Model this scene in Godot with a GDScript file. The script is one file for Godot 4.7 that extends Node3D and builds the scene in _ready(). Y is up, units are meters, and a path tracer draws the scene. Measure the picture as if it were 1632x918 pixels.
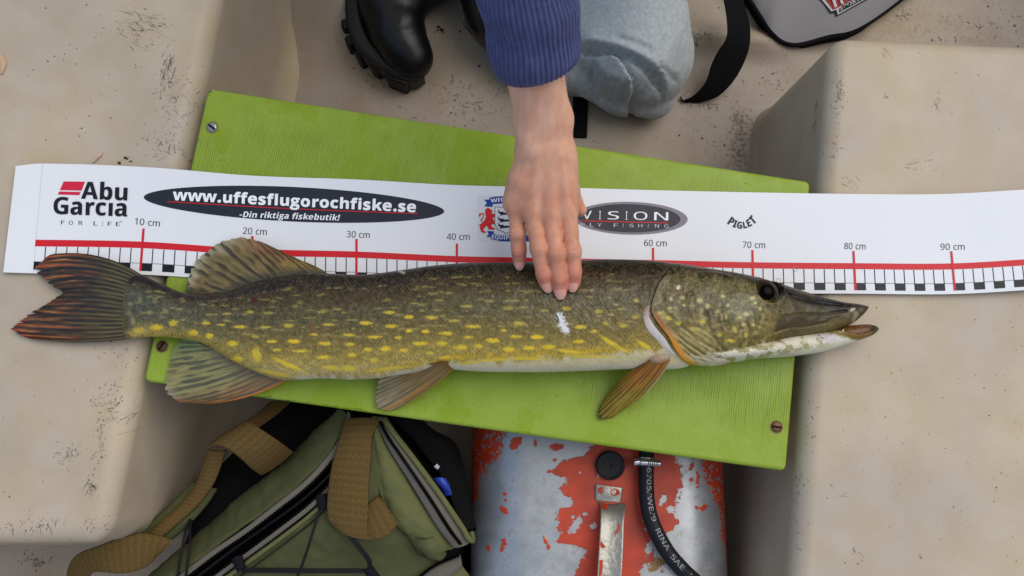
extends Node3D
# A pike measured on a green board in a small boat, seen from above. Units metres, y up, the top of the board is y = 0.

const FOC := 1412.67          # focal length of the lens, in pixels of the 1632 x 918 photograph
var eye := Vector3(0, 0.8863, 0.1563)
var view := Basis.from_euler(Vector3(deg_to_rad(-80.0), 0, 0))
var noise := FastNoiseLite.new()
var cells := FastNoiseLite.new()
var rng := RandomNumberGenerator.new()
var M := {}

# ---------------------------------------------------------------- small helpers
func P(px: float, py: float, h: float) -> Vector3:      # the point at height h on the sight line of a photograph pixel
	var d: Vector3 = view * Vector3((px - 816.0) / FOC, (459.0 - py) / FOC, -1.0)
	return eye + d * ((h - eye.y) / d.y)

func P3(v: Vector3) -> Vector3:
	return P(v.x, v.y, v.z)

func C(r: float, g: float, b: float) -> Color:          # a vertex colour from sRGB 0..255
	return Color(r / 255.0, g / 255.0, b / 255.0).srgb_to_linear()

func ss(a: float, b: float, x: float) -> float:
	return smoothstep(a, b, x)

func N(x: float, y: float) -> float:
	return noise.get_noise_2d(x, y)

func fx(pts: Array, x: float) -> float:                 # smooth curve y(x) through points
	var n := pts.size()
	if x <= pts[0].x:
		return pts[0].y
	if x >= pts[n - 1].x:
		return pts[n - 1].y
	var i := 0
	while pts[i + 1].x < x:
		i += 1
	var p1: Vector2 = pts[i]
	var p2: Vector2 = pts[i + 1]
	var p0: Vector2 = pts[maxi(i - 1, 0)]
	var p3: Vector2 = pts[mini(i + 2, n - 1)]
	var w := p2.x - p1.x
	var t := (x - p1.x) / w
	var m1 := (p2.y - p0.y) / maxf(p2.x - p0.x, 1e-4) * w
	var m2 := (p3.y - p1.y) / maxf(p3.x - p1.x, 1e-4) * w
	var t2 := t * t
	var t3 := t2 * t
	return (2 * t3 - 3 * t2 + 1) * p1.y + (t3 - 2 * t2 + t) * m1 + (-2 * t3 + 3 * t2) * p2.y + (t3 - t2) * m2

func curve(pts: Array, n: int) -> PackedVector3Array:   # n + 1 points evenly spaced on a smooth curve
	var c := Curve3D.new()
	c.bake_interval = 0.5 if pts[0].length() > 10.0 else 0.002
	for i in pts.size():
		var a: Vector3 = pts[maxi(i - 1, 0)]
		var b: Vector3 = pts[mini(i + 1, pts.size() - 1)]
		var p: Vector3 = pts[i]
		var t := (b - a).normalized() if a != b else Vector3.ZERO
		var l0 := p.distance_to(a) / 3.0
		var l1 := p.distance_to(b) / 3.0
		c.add_point(p, -t * l0, t * l1)
	var out := PackedVector3Array()
	var len := c.get_baked_length()
	for i in n + 1:
		out.append(c.sample_baked(len * i / n, true))
	return out

func wcurve(pts: Array, n: int) -> PackedVector3Array:  # the same, from (pixel, pixel, height) to the world
	var out := curve(pts, n)
	for i in out.size():
		out[i] = P3(out[i])
	return out

func seg_d(p: Vector2, a: Vector2, b: Vector2) -> float:
	var ba := b - a
	var t := clampf((p - a).dot(ba) / maxf(ba.length_squared(), 1e-9), 0, 1)
	return (p - a - ba * t).length()

func line_d(p: Vector2, pts: Array) -> float:
	var d := 1e9
	for i in pts.size() - 1:
		d = minf(d, seg_d(p, pts[i], pts[i + 1]))
	return d

func mesh_of(v: PackedVector3Array, idx: PackedInt32Array, col = null, uv = null, norms = null) -> ArrayMesh:
	var nm := PackedVector3Array()
	nm.resize(v.size())
	for t in range(0, idx.size(), 3):
		var a := v[idx[t]]
		var fn := (v[idx[t + 2]] - a).cross(v[idx[t + 1]] - a)
		nm[idx[t]] += fn
		nm[idx[t + 1]] += fn
		nm[idx[t + 2]] += fn
	for i in nm.size():
		nm[i] = nm[i].normalized() if nm[i].length_squared() > 1e-24 else Vector3.UP
	var arr := []
	arr.resize(Mesh.ARRAY_MAX)
	arr[Mesh.ARRAY_VERTEX] = v
	arr[Mesh.ARRAY_NORMAL] = nm if norms == null else norms
	arr[Mesh.ARRAY_INDEX] = idx
	if col != null:
		arr[Mesh.ARRAY_COLOR] = col
	if uv != null:
		arr[Mesh.ARRAY_TEX_UV] = uv
	var m := ArrayMesh.new()
	m.add_surface_from_arrays(Mesh.PRIMITIVE_TRIANGLES, arr)
	return m

# a grid of points f(i, j); with close_v the last row joins the first. Faces look up when i runs along +x and j along +z.
func grid(nu: int, nv: int, f: Callable, close_v := false, col = null, uv = null, flip := false) -> ArrayMesh:
	var v := PackedVector3Array()
	var cc := PackedColorArray()
	var uu := PackedVector2Array()
	var rows := nv if close_v else nv + 1
	v.resize((nu + 1) * rows)
	if col != null:
		cc.resize(v.size())
	if uv != null:
		uu.resize(v.size())
	for j in rows:
		for i in nu + 1:
			var k := j * (nu + 1) + i
			v[k] = f.call(i, j)
			if col != null:
				cc[k] = col.call(i, j)
			if uv != null:
				uu[k] = uv.call(i, j)
	var idx := PackedInt32Array()
	idx.resize(nu * nv * 6)
	var q := 0
	for j in nv:
		var j2 := (j + 1) % rows
		for i in nu:
			var a := j * (nu + 1) + i
			var d := j2 * (nu + 1) + i
			var list := [a, a + 1, d + 1, a, d + 1, d] if not flip else [a, d + 1, a + 1, a, d, d + 1]
			for e in list:
				idx[q] = e
				q += 1
	return mesh_of(v, idx, cc if col != null else null, uu if uv != null else null)

func part(parent: Node, called: String, mesh: Mesh, m: Material, label := "") -> MeshInstance3D:
	var o := MeshInstance3D.new()
	o.name = called
	o.mesh = mesh
	o.material_override = m
	parent.add_child(o, true)
	if label:
		o.set_meta("label", label)
	return o

func thing(called: String, label: String, category: String, group := "") -> Node3D:
	var o := Node3D.new()
	o.name = called
	add_child(o, true)
	return tag(o, label, category, group)

func tag(o: Node3D, label: String, category: String, group := "") -> Node3D:
	o.set_meta("label", label)
	o.set_meta("category", category)
	if group:
		o.set_meta("group", group)
	return o

func structure(o: Node3D) -> Node3D:
	o.set_meta("kind", "structure")
	return o

func mat(r: float, g: float, b: float, rough := 0.6, metal := 0.0, spec := 0.36) -> StandardMaterial3D:
	var m := StandardMaterial3D.new()
	m.albedo_color = Color(r / 255.0, g / 255.0, b / 255.0)
	m.roughness = rough
	m.metallic = metal
	m.metallic_specular = spec
	return m

func vmat(rough := 0.6, spec := 0.36) -> StandardMaterial3D:
	var m := mat(255, 255, 255, rough, 0.0, spec)
	m.vertex_color_use_as_albedo = true
	return m

func noise_tex(freq: float, size: int, normal := false, strength := 4.0, octaves := 4, sd := 1) -> NoiseTexture2D:
	var n := FastNoiseLite.new()
	n.noise_type = FastNoiseLite.TYPE_SIMPLEX_SMOOTH
	n.frequency = freq
	n.fractal_octaves = octaves
	n.seed = sd
	var t := NoiseTexture2D.new()
	t.noise = n
	t.width = size
	t.height = size
	t.seamless = true
	t.as_normal_map = normal
	t.bump_strength = strength
	return t

func bump(m: StandardMaterial3D, tex: Texture2D, scale: float, amount: float) -> StandardMaterial3D:   # fine relief in the thing's own axes
	m.normal_enabled = true
	m.normal_texture = tex
	m.normal_scale = amount
	m.uv1_triplanar = true
	m.uv1_scale = Vector3.ONE * scale
	return m

# a closed strip of cloth or tape between two edges given as (pixel, pixel, height) points
func ruled(a: Array, b: Array, nu: int, nv: int, bulge := 0.0, thick := 0.0015, tile := 1.0, ripple := 0.0) -> ArrayMesh:
	return ruled_w(wcurve(a, nu), wcurve(b, nu), nv, bulge, thick, tile, ripple)

func ruled_w(A: PackedVector3Array, B: PackedVector3Array, nv: int, bulge := 0.0, thick := 0.0015, tile := 1.0, ripple := 0.0) -> ArrayMesh:
	var nu := A.size() - 1
	var run := PackedFloat32Array([0.0])
	for i in nu:
		run.append(run[i] + ((A[i + 1] + B[i + 1]) * 0.5).distance_to((A[i] + B[i]) * 0.5))
	var wide := A[nu / 2].distance_to(B[nu / 2])
	var along := (A[nu] - A[0])
	var side := (B[nu / 2] - A[nu / 2])
	var turned := along.cross(side).y > 0.0            # so that the upper side faces up
	var f := func(i: int, j: int) -> Vector3:
		var top := j <= nv
		var v := float(j) / nv if top else float(2 * nv + 1 - j) / nv
		var p := A[i].lerp(B[i], v)
		var up := (A[mini(i + 1, nu)] - A[maxi(i - 1, 0)]).cross(B[i] - A[i]).normalized()
		if turned == (up.y < 0.0) and absf(up.y) > 0.15:
			up = -up
		if up.y < 0.0:
			up = -up
		p += up * bulge * 4.0 * v * (1.0 - v)
		if ripple > 0.0:
			p += up * ripple * (N(p.x * 900.0, p.z * 900.0) + 0.6 * N(p.x * 2600.0 + 50.0, p.z * 2600.0))
		return p if top else p - up * thick
	var uv := func(i: int, j: int) -> Vector2:
		var v := float(j) / nv if j <= nv else float(2 * nv + 1 - j) / nv
		return Vector2(run[i], v * wide) * tile
	return grid(nu, 2 * nv + 2, f, true, null, uv, turned)

func tube(pts: PackedVector3Array, rad, nv := 10, col = null) -> ArrayMesh:     # rad: a number or a callable of 0..1
	var n := pts.size() - 1
	var fr := []
	var up := Vector3.UP
	for i in n + 1:
		var t := (pts[mini(i + 1, n)] - pts[maxi(i - 1, 0)]).normalized()
		var s := t.cross(up)
		if s.length() < 0.05:
			s = t.cross(Vector3.RIGHT)
		s = s.normalized()
		up = s.cross(t).normalized()
		fr.append([s, up])
	var f := func(i: int, j: int) -> Vector3:
		var k := clampi(i - 1, 0, n)
		var r: float = rad if rad is float else rad.call(float(k) / n)
		if i == 0 or i == n + 2:
			r = 0.0001
		var a := TAU * j / nv
		return pts[k] + fr[k][0] * cos(a) * r + fr[k][1] * sin(a) * r
	var uv := func(i: int, j: int) -> Vector2:
		return Vector2(float(i) / n, float(j) / nv)
	return grid(n + 2, nv, f, true, col, uv, true)

# a slab with rounded corners and edges: corners as xz, clockwise from above; the sides run out by draft on their way down
func slab(corners: Array, cr: float, top: float, er: float, bottom: float, draft: float, uvf: Callable, foot := 0.0) -> ArrayMesh:
	var n := corners.size()
	var inner := []
	for i in n:
		var p: Vector2 = corners[i]
		var a: Vector2 = (corners[(i + n - 1) % n] - p).normalized()
		var b: Vector2 = (corners[(i + 1) % n] - p).normalized()
		var half := acos(clampf(a.dot(b), -1, 1)) / 2.0
		inner.append(p + (a + b).normalized() * cr / sin(half))
	var base := []
	var dirs := []
	for i in n:
		var p: Vector2 = corners[i]
		var e0: Vector2 = (p - corners[(i + n - 1) % n]).normalized()
		var e1: Vector2 = (corners[(i + 1) % n] - p).normalized()
		var n0 := Vector2(e0.y, -e0.x)
		var n1 := Vector2(e1.y, -e1.x)
		for k in 9:
			base.append(inner[i])
			dirs.append(n0.slerp(n1, k / 8.0))
		var q: Vector2 = inner[(i + 1) % n]
		for k in range(1, 24):
			base.append(inner[i].lerp(q, k / 24.0))
			dirs.append(n1)
	var mid := Vector2.ZERO
	for p in inner:
		mid += p / n
	var rings := []                       # [shrink to the middle, way out from the inner outline, height, unrolled way]
	for s in [0.0, 0.25, 0.5, 0.75, 0.9]:
		rings.append([s, 0.0, top, 0.0])
	for k in 9:
		var a := k / 8.0 * PI / 2.0
		rings.append([1.0, cr - er + er * sin(a), top - er * (1.0 - cos(a)), cr - er + er * a])
	var deep := top - er - bottom
	for k in range(1, 11):
		var t := k / 10.0
		var out := draft * t + (foot * pow(maxf(0.0, (t - 0.75) / 0.25), 2.0) if foot > 0.0 else 0.0)
		rings.append([1.0, cr + out, top - er - deep * t, cr - er + er * PI / 2.0 + deep * t])
	var m := base.size()
	var f := func(i: int, j: int) -> Vector3:
		var r: Array = rings[i]
		var q: Vector2 = mid.lerp(base[j % m], r[0]) + dirs[j % m] * r[1]
		return Vector3(q.x, r[2], q.y)
	var uv := func(i: int, j: int) -> Vector2:
		var r: Array = rings[i]
		return uvf.call(mid.lerp(base[j % m], r[0]) + dirs[j % m] * r[3])
	return grid(rings.size() - 1, m, f, false, null, uv)

func box(a: Vector3, b: Vector3) -> ArrayMesh:
	var lo := a.min(b)
	var hi := a.max(b)
	return slab([Vector2(lo.x, lo.z), Vector2(hi.x, lo.z), Vector2(hi.x, hi.z), Vector2(lo.x, hi.z)], minf(0.004, (hi - lo).x * 0.2), hi.y, minf(0.003, (hi - lo).x * 0.15), lo.y, 0.0, func(q): return q)

# ---------------------------------------------------------------- a field of smoothly joined tapered capsules, meshed as surface nets
class Field:
	var lo: Vector3
	var c: float
	var nx: int
	var ny: int
	var nz: int
	var d := PackedFloat32Array()
	var reach := 0.0

	func _init(a: Vector3, b: Vector3, cell: float) -> void:
		lo = a
		c = cell
		nx = int((b.x - a.x) / c) + 2
		ny = int((b.y - a.y) / c) + 2
		nz = int((b.z - a.z) / c) + 2
		d.resize(nx * ny * nz)
		d.fill(1.0)

	func cap(a: Vector3, b: Vector3, ra: float, rb: float, k: float, squash := Vector3.ONE) -> void:
		var g := maxf(ra, rb) / minf(minf(squash.x, squash.y), squash.z) + k + 2.5 * c
		var x0 := clampi(int((minf(a.x, b.x) - g - lo.x) / c), 0, nx)
		var x1 := clampi(int((maxf(a.x, b.x) + g - lo.x) / c) + 1, 0, nx)
		var y0 := clampi(int((minf(a.y, b.y) - g - lo.y) / c), 0, ny)
		var y1 := clampi(int((maxf(a.y, b.y) + g - lo.y) / c) + 1, 0, ny)
		var z0 := clampi(int((minf(a.z, b.z) - g - lo.z) / c), 0, nz)
		var z1 := clampi(int((maxf(a.z, b.z) + g - lo.z) / c) + 1, 0, nz)
		var ba := (b - a) * squash
		var bb := maxf(ba.length_squared(), 1e-12)
		for z in range(z0, z1):
			for y in range(y0, y1):
				var row := (z * ny + y) * nx
				var p := (lo + Vector3(x0, y, z) * c - a) * squash
				var step := c * squash.x
				for x in range(x0, x1):
					var t := clampf(p.dot(ba) / bb, 0.0, 1.0)
					var v := (p - ba * t).length() - lerpf(ra, rb, t)
					var o := d[row + x]
					if k > 0.0:
						var h := maxf(k - absf(o - v), 0.0) / k
						v = minf(o, v) - h * h * k * 0.25
					else:
						v = minf(o, v)
					d[row + x] = v
					p.x += step

	func join(a: Field, b: Field, k: float, z0: float) -> void:   # this = min(this, smooth union of a and b), from the plane z0 on
		for i in range(int((z0 - lo.z) / c) * nx * ny, d.size()):
			var p := a.d[i]
			var q := b.d[i]
			if p > 0.5 and q > 0.5:
				continue
			var h := maxf(k - absf(p - q), 0.0) / k
			d[i] = minf(d[i], minf(p, q) - h * h * k * 0.25)

	func bend(f: Callable, band: float) -> void:       # add f(p) near the surface
		for z in nz:
			for y in ny:
				for x in nx:
					var i := (z * ny + y) * nx + x
					if absf(d[i]) < band:
						d[i] += f.call(lo + Vector3(x, y, z) * c)

	func at(p: Vector3) -> float:
		var q := (p - lo) / c
		var x := clampi(int(q.x), 0, nx - 2)
		var y := clampi(int(q.y), 0, ny - 2)
		var z := clampi(int(q.z), 0, nz - 2)
		q -= Vector3(x, y, z)
		var i := (z * ny + y) * nx + x
		var s := nx * ny
		var a := lerpf(lerpf(d[i], d[i + 1], q.x), lerpf(d[i + nx], d[i + nx + 1], q.x), q.y)
		var b := lerpf(lerpf(d[i + s], d[i + s + 1], q.x), lerpf(d[i + s + nx], d[i + s + nx + 1], q.x), q.y)
		return lerpf(a, b, q.z)

	func slope(p: Vector3) -> Vector3:
		var e := c * 0.8
		return Vector3(at(p + Vector3(e, 0, 0)) - at(p - Vector3(e, 0, 0)), at(p + Vector3(0, e, 0)) - at(p - Vector3(0, e, 0)), at(p + Vector3(0, 0, e)) - at(p - Vector3(0, 0, e))).normalized()

	func build() -> Array:
		var ids := PackedInt32Array()
		ids.resize(d.size())
		ids.fill(-1)
		var v := PackedVector3Array()
		var off := PackedInt32Array()
		var cor := []
		for k in 8:
			var e := Vector3(k & 1, (k >> 1) & 1, (k >> 2) & 1)
			cor.append(e)
			off.append((int(e.z) * ny + int(e.y)) * nx + int(e.x))
		var edges := [[0, 1], [2, 3], [4, 5], [6, 7], [0, 2], [1, 3], [4, 6], [5, 7], [0, 4], [1, 5], [2, 6], [3, 7]]
		var far := maxf(3.0 * c, reach)
		for z in nz - 1:
			for y in ny - 1:
				for x in nx - 1:
					var i := (z * ny + y) * nx + x
					if absf(d[i]) > far:
						continue
					var m := 0
					for k in 8:
						if d[i + off[k]] < 0.0:
							m |= 1 << k
					if m == 0 or m == 255:
						continue
					var s := Vector3.ZERO
					var n := 0
					for e in edges:
						if ((m >> int(e[0])) & 1) != ((m >> int(e[1])) & 1):
							var p: float = d[i + off[e[0]]]
							var q: float = d[i + off[e[1]]]
							s += cor[e[0]].lerp(cor[e[1]], p / (p - q))
							n += 1
					ids[i] = v.size()
					v.append(lo + (Vector3(x, y, z) + s / n) * c)
		var idx := PackedInt32Array()
		var sx := 1
		var sy := nx
		var sz := nx * ny
		for z in range(1, nz - 1):
			for y in range(1, ny - 1):
				for x in range(1, nx - 1):
					var i := (z * ny + y) * nx + x
					var a := d[i]
					if absf(a) > far:
						continue
					for ax in 3:
						var st: int = [sx, sy, sz][ax]
						var b := d[i + st]
						if (a < 0.0) == (b < 0.0):
							continue
						var u: int = [sy, sz, sx][ax]
						var w: int = [sz, sx, sy][ax]
						var q := [ids[i - u - w], ids[i - w], ids[i], ids[i - u]]
						if q.min() < 0:
							continue
						if a < 0.0:
							idx.append_array(PackedInt32Array([q[0], q[2], q[1], q[0], q[3], q[2]]))
						else:
							idx.append_array(PackedInt32Array([q[0], q[1], q[2], q[0], q[2], q[3]]))
		return [v, idx]

func net(f: Field, col = null) -> ArrayMesh:
	var r := f.build()
	var cc = null
	if col != null:
		cc = PackedColorArray()
		for p in r[0]:
			cc.append(col.call(p))
	return mesh_of(r[0], r[1], cc)

# ---------------------------------------------------------------- lettering
var fonts := {}
func letters(text: String, bold: bool) -> Array:        # triangles of the text, scaled so that a capital is 1 high and the baseline is 0
	var key := "b" if bold else "r"
	if not fonts.has(key):
		var sf := SystemFont.new()
		sf.font_names = PackedStringArray(["Droid Sans"])
		sf.font_weight = 700 if bold else 400
		fonts[key] = sf
	var make := func(s: String) -> PackedVector3Array:
		var t := TextMesh.new()
		t.font = fonts[key]
		t.font_size = 64
		t.pixel_size = 0.01
		t.depth = 0.0
		t.curve_step = 2.0
		t.text = s
		var a := t.get_mesh_arrays()
		var v: PackedVector3Array = a[Mesh.ARRAY_VERTEX]
		var idx = a[Mesh.ARRAY_INDEX]
		if idx == null or idx.size() == 0:
			return v
		var o := PackedVector3Array()
		for i in idx:
			o.append(v[i])
		return o
	var href: PackedVector3Array = make.call("H")
	var lo := 1e9
	var hi := -1e9
	for p in href:
		lo = minf(lo, p.y)
		hi = maxf(hi, p.y)
	var out: PackedVector3Array = make.call(text)
	var x0 := 1e9
	var x1 := -1e9
	for i in out.size():
		out[i] = Vector3(out[i].x / (hi - lo), (out[i].y - lo) / (hi - lo), 0)
		x0 = minf(x0, out[i].x)
		x1 = maxf(x1, out[i].x)
	return [out, x0, x1]

func up_tris(v: PackedVector3Array, up := Vector3.UP) -> ArrayMesh:     # loose triangles, turned to face up
	var idx := PackedInt32Array()
	for t in range(0, v.size(), 3):
		var fn := (v[t + 2] - v[t]).cross(v[t + 1] - v[t])
		if fn.length_squared() < 1e-22:
			continue
		if fn.dot(up) > 0.0:
			idx.append_array(PackedInt32Array([t, t + 1, t + 2]))
		else:
			idx.append_array(PackedInt32Array([t, t + 2, t + 1]))
	return mesh_of(v, idx)

# ---------------------------------------------------------------- painted surfaces: what the gelcoat, the board and the tank are stained with
func gel_image(w: int, h: int, sd: int, stain: float, base := Vector3(181, 167, 146)) -> Image:
	var big := _nimg(w / 8, h / 8, 0.016, sd).get_data()
	var mid := _nimg(w / 2, h / 2, 0.02, sd + 1).get_data()
	var fine := _nimg(w, h, 0.22, sd + 2).get_data()
	var out := PackedByteArray()
	out.resize(w * h * 3)
	var q := 0
	var w8 := w / 8
	var w2 := w / 2
	for y in h:
		var rb := mini(y >> 3, h / 8 - 1) * w8
		var rm := mini(y >> 1, h / 2 - 1) * w2
		var r0 := y * w
		for x in w:
			var b := big[rb + mini(x >> 3, w8 - 1)] - 128
			var m := mid[rm + mini(x >> 1, w2 - 1)] - 128
			var f := fine[r0 + x] - 128
			var g := b * 0.055 * stain + m * 0.04 * stain + f * 0.035
			var warm := b * 0.05 - m * 0.035
			out[q] = clampi(int(base.x + g + warm * 0.35), 0, 255)
			out[q + 1] = clampi(int(base.y + g), 0, 255)
			out[q + 2] = clampi(int(base.z + g - warm), 0, 255)
			q += 3
	return Image.create_from_data(w, h, false, Image.FORMAT_RGB8, out)

func _nimg(w: int, h: int, freq: float, sd: int, type := FastNoiseLite.TYPE_SIMPLEX_SMOOTH) -> Image:
	var n := FastNoiseLite.new()
	n.noise_type = type
	n.frequency = freq
	n.seed = sd
	n.fractal_octaves = 4
	var im := n.get_image(w, h, false, false, true)
	im.convert(Image.FORMAT_L8)
	return im

func dab(im: Image, x: float, y: float, r: float, col: Color, a: float) -> void:
	for j in range(int(y - r - 1), int(y + r + 2)):
		for i in range(int(x - r - 1), int(x + r + 2)):
			if i < 0 or j < 0 or i >= im.get_width() or j >= im.get_height():
				continue
			var k := clampf(r + 0.5 - Vector2(i - x, j - y).length(), 0, 1) * a
			if k > 0.0:
				im.set_pixel(i, j, im.get_pixel(i, j).lerp(col, k))

func scratch(im: Image, p: Vector2, ang: float, len: float, r: float, col: Color, a: float, broken := 0.4) -> void:
	var n := maxi(2, int(len / maxf(r, 0.5)))
	var bow := rng.randf_range(-0.5, 0.5)
	var on := true
	for i in n:
		if rng.randf() < broken * 0.5:
			on = not on
		p += Vector2.from_angle(ang + bow * (float(i) / n - 0.5)) * len / n
		if on:
			dab(im, p.x, p.y, r * rng.randf_range(0.6, 1.1), col, a * rng.randf_range(0.5, 1.0))

# scuffs round a photograph pixel on a face at height h, seen through the map uvf to the image
func scuffs(im: Image, uvf: Callable, px: float, py: float, h: float, rx: float, ry: float, n: int, len: float, ang: float, spread: float, dark := 1.0) -> void:
	var size := Vector2(im.get_size())
	var cen := Vector2(px, py)
	for i in n:
		if rng.randf() < 0.3:      # marks come in bunches
			cen = Vector2(px + rng.randfn(0, 0.5) * rx, py + rng.randfn(0, 0.5) * ry)
		var q := P(lerpf(cen.x, px, 0.3) + rng.randfn(0, 0.28) * rx, lerpf(cen.y, py, 0.3) + rng.randfn(0, 0.28) * ry, h)
		var uv: Vector2 = uvf.call(Vector2(q.x, q.z))
		var tone := Color(0.13, 0.115, 0.10).lerp(Color(0.3, 0.26, 0.22), rng.randf() * 0.6)
		scratch(im, uv * size, deg_to_rad(ang) + rng.randfn(0, spread), len * (0.25 + 1.2 * pow(rng.randf(), 2.0)), rng.randf_range(0.2, 0.75) * (1.7 if rng.randf() < 0.08 else 1.0), tone, rng.randf_range(0.3, 0.95) * dark)

func specks(im: Image, uvf: Callable, x0: float, y0: float, x1: float, y1: float, h: float, n: int, rmax: float) -> void:
	var size := Vector2(im.get_size())
	for i in n:
		var q := P(rng.randf_range(x0, x1), rng.randf_range(y0, y1), h)
		var uv: Vector2 = uvf.call(Vector2(q.x, q.z))
		dab(im, uv.x * size.x, uv.y * size.y, rng.randf_range(0.3, 1.0) ** 2.0 * rmax, Color(0.12, 0.1, 0.08), rng.randf_range(0.5, 1.0))

func stains(im: Image, uvf: Callable, x0: float, y0: float, x1: float, y1: float, h: float, n: int, r: float, col: Color, a: float) -> void:
	var size := Vector2(im.get_size())
	for i in n:
		var q := P(rng.randf_range(x0, x1), rng.randf_range(y0, y1), h)
		var uv: Vector2 = uvf.call(Vector2(q.x, q.z))
		var c := uv * size
		for k in 26:
			dab(im, c.x + rng.randfn(0, r), c.y + rng.randfn(0, r * 1.6), rng.randf_range(0.4, 2.2), col, a * rng.randf())

func tex_mat(im: Image, rough: float, spec := 0.36) -> StandardMaterial3D:
	var m := mat(255, 255, 255, rough, 0.0, spec)
	im.generate_mipmaps()
	m.albedo_texture = ImageTexture.create_from_image(im)
	return m

# ---------------------------------------------------------------- the scene
func _ready() -> void:
	var cam := Camera3D.new()
	cam.name = "camera"
	add_child(cam)
	cam.transform = Transform3D(view, eye)
	cam.fov = 36.0
	cam.near = 0.02
	cam.far = 2000.0
	cam.current = true

	var sky_mat := ProceduralSkyMaterial.new()
	sky_mat.sky_top_color = Color(0.60, 0.69, 0.82)
	sky_mat.sky_horizon_color = Color(0.72, 0.78, 0.85)
	sky_mat.sky_curve = 0.2
	sky_mat.ground_bottom_color = Color(0.2, 0.23, 0.24)
	sky_mat.ground_horizon_color = Color(0.6, 0.63, 0.65)
	sky_mat.sun_angle_max = 1.0
	sky_mat.energy_multiplier = 1.0
	var sky := Sky.new()
	sky.sky_material = sky_mat
	var env := Environment.new()
	env.background_mode = Environment.BG_SKY
	env.sky = sky
	env.tonemap_mode = Environment.TONE_MAPPER_LINEAR
	env.tonemap_exposure = 1.08
	env.sdfgi_enabled = true
	env.ssao_enabled = true
	env.ssil_enabled = true
	var we := WorldEnvironment.new()
	we.name = "environment"
	we.environment = env
	add_child(we)

	var sun := DirectionalLight3D.new()
	sun.name = "sun"
	sun.light_energy = 0.55
	sun.light_color = Color(1.0, 0.98, 0.96)
	sun.light_angular_distance = 50.0
	sun.shadow_enabled = true
	add_child(sun)
	sun.look_at_from_position(Vector3(0.75, 1.3, -0.45), Vector3.ZERO, Vector3.UP)

	noise.noise_type = FastNoiseLite.TYPE_SIMPLEX_SMOOTH
	noise.frequency = 0.02
	noise.fractal_octaves = 3
	noise.seed = 5
	cells.noise_type = FastNoiseLite.TYPE_CELLULAR
	cells.cellular_return_type = FastNoiseLite.RETURN_DISTANCE
	cells.frequency = 0.12
	cells.fractal_type = FastNoiseLite.FRACTAL_NONE
	cells.seed = 3
	rng.seed = 77

	build_boat()
	build_board()
	build_strip()
	build_pike()
	build_person()
	build_bag()
	build_tank()
	build_vest()
	build_litter()

func xz(px: float, py: float, h: float) -> Vector2:
	var p := P(px, py, h)
	return Vector2(p.x, p.z)

const FLOOR := -0.245

func floor_y(x: float, z: float) -> float:
	var y := FLOOR
	# the floor climbs towards the bow beside the left bench
	y += 0.10 * ss(-0.33, -0.52, z) * ss(-0.10, -0.24, x)
	# a moulded rib runs across behind the knee
	var rib := P(1125, 62, FLOOR)
	y += 0.022 * exp(-pow((z - rib.z - 0.12 * (x - rib.x)) / 0.018, 2.0)) * ss(0.02, 0.12, x) * ss(0.42, 0.32, x)
	# low mouldings right of the vest
	y += 0.005 * ss(0.455, 0.475, x + 0.02 * z) * ss(-0.3, -0.36, z)
	y += 0.0012 * N(x * 260.0, z * 260.0)
	return y

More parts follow.
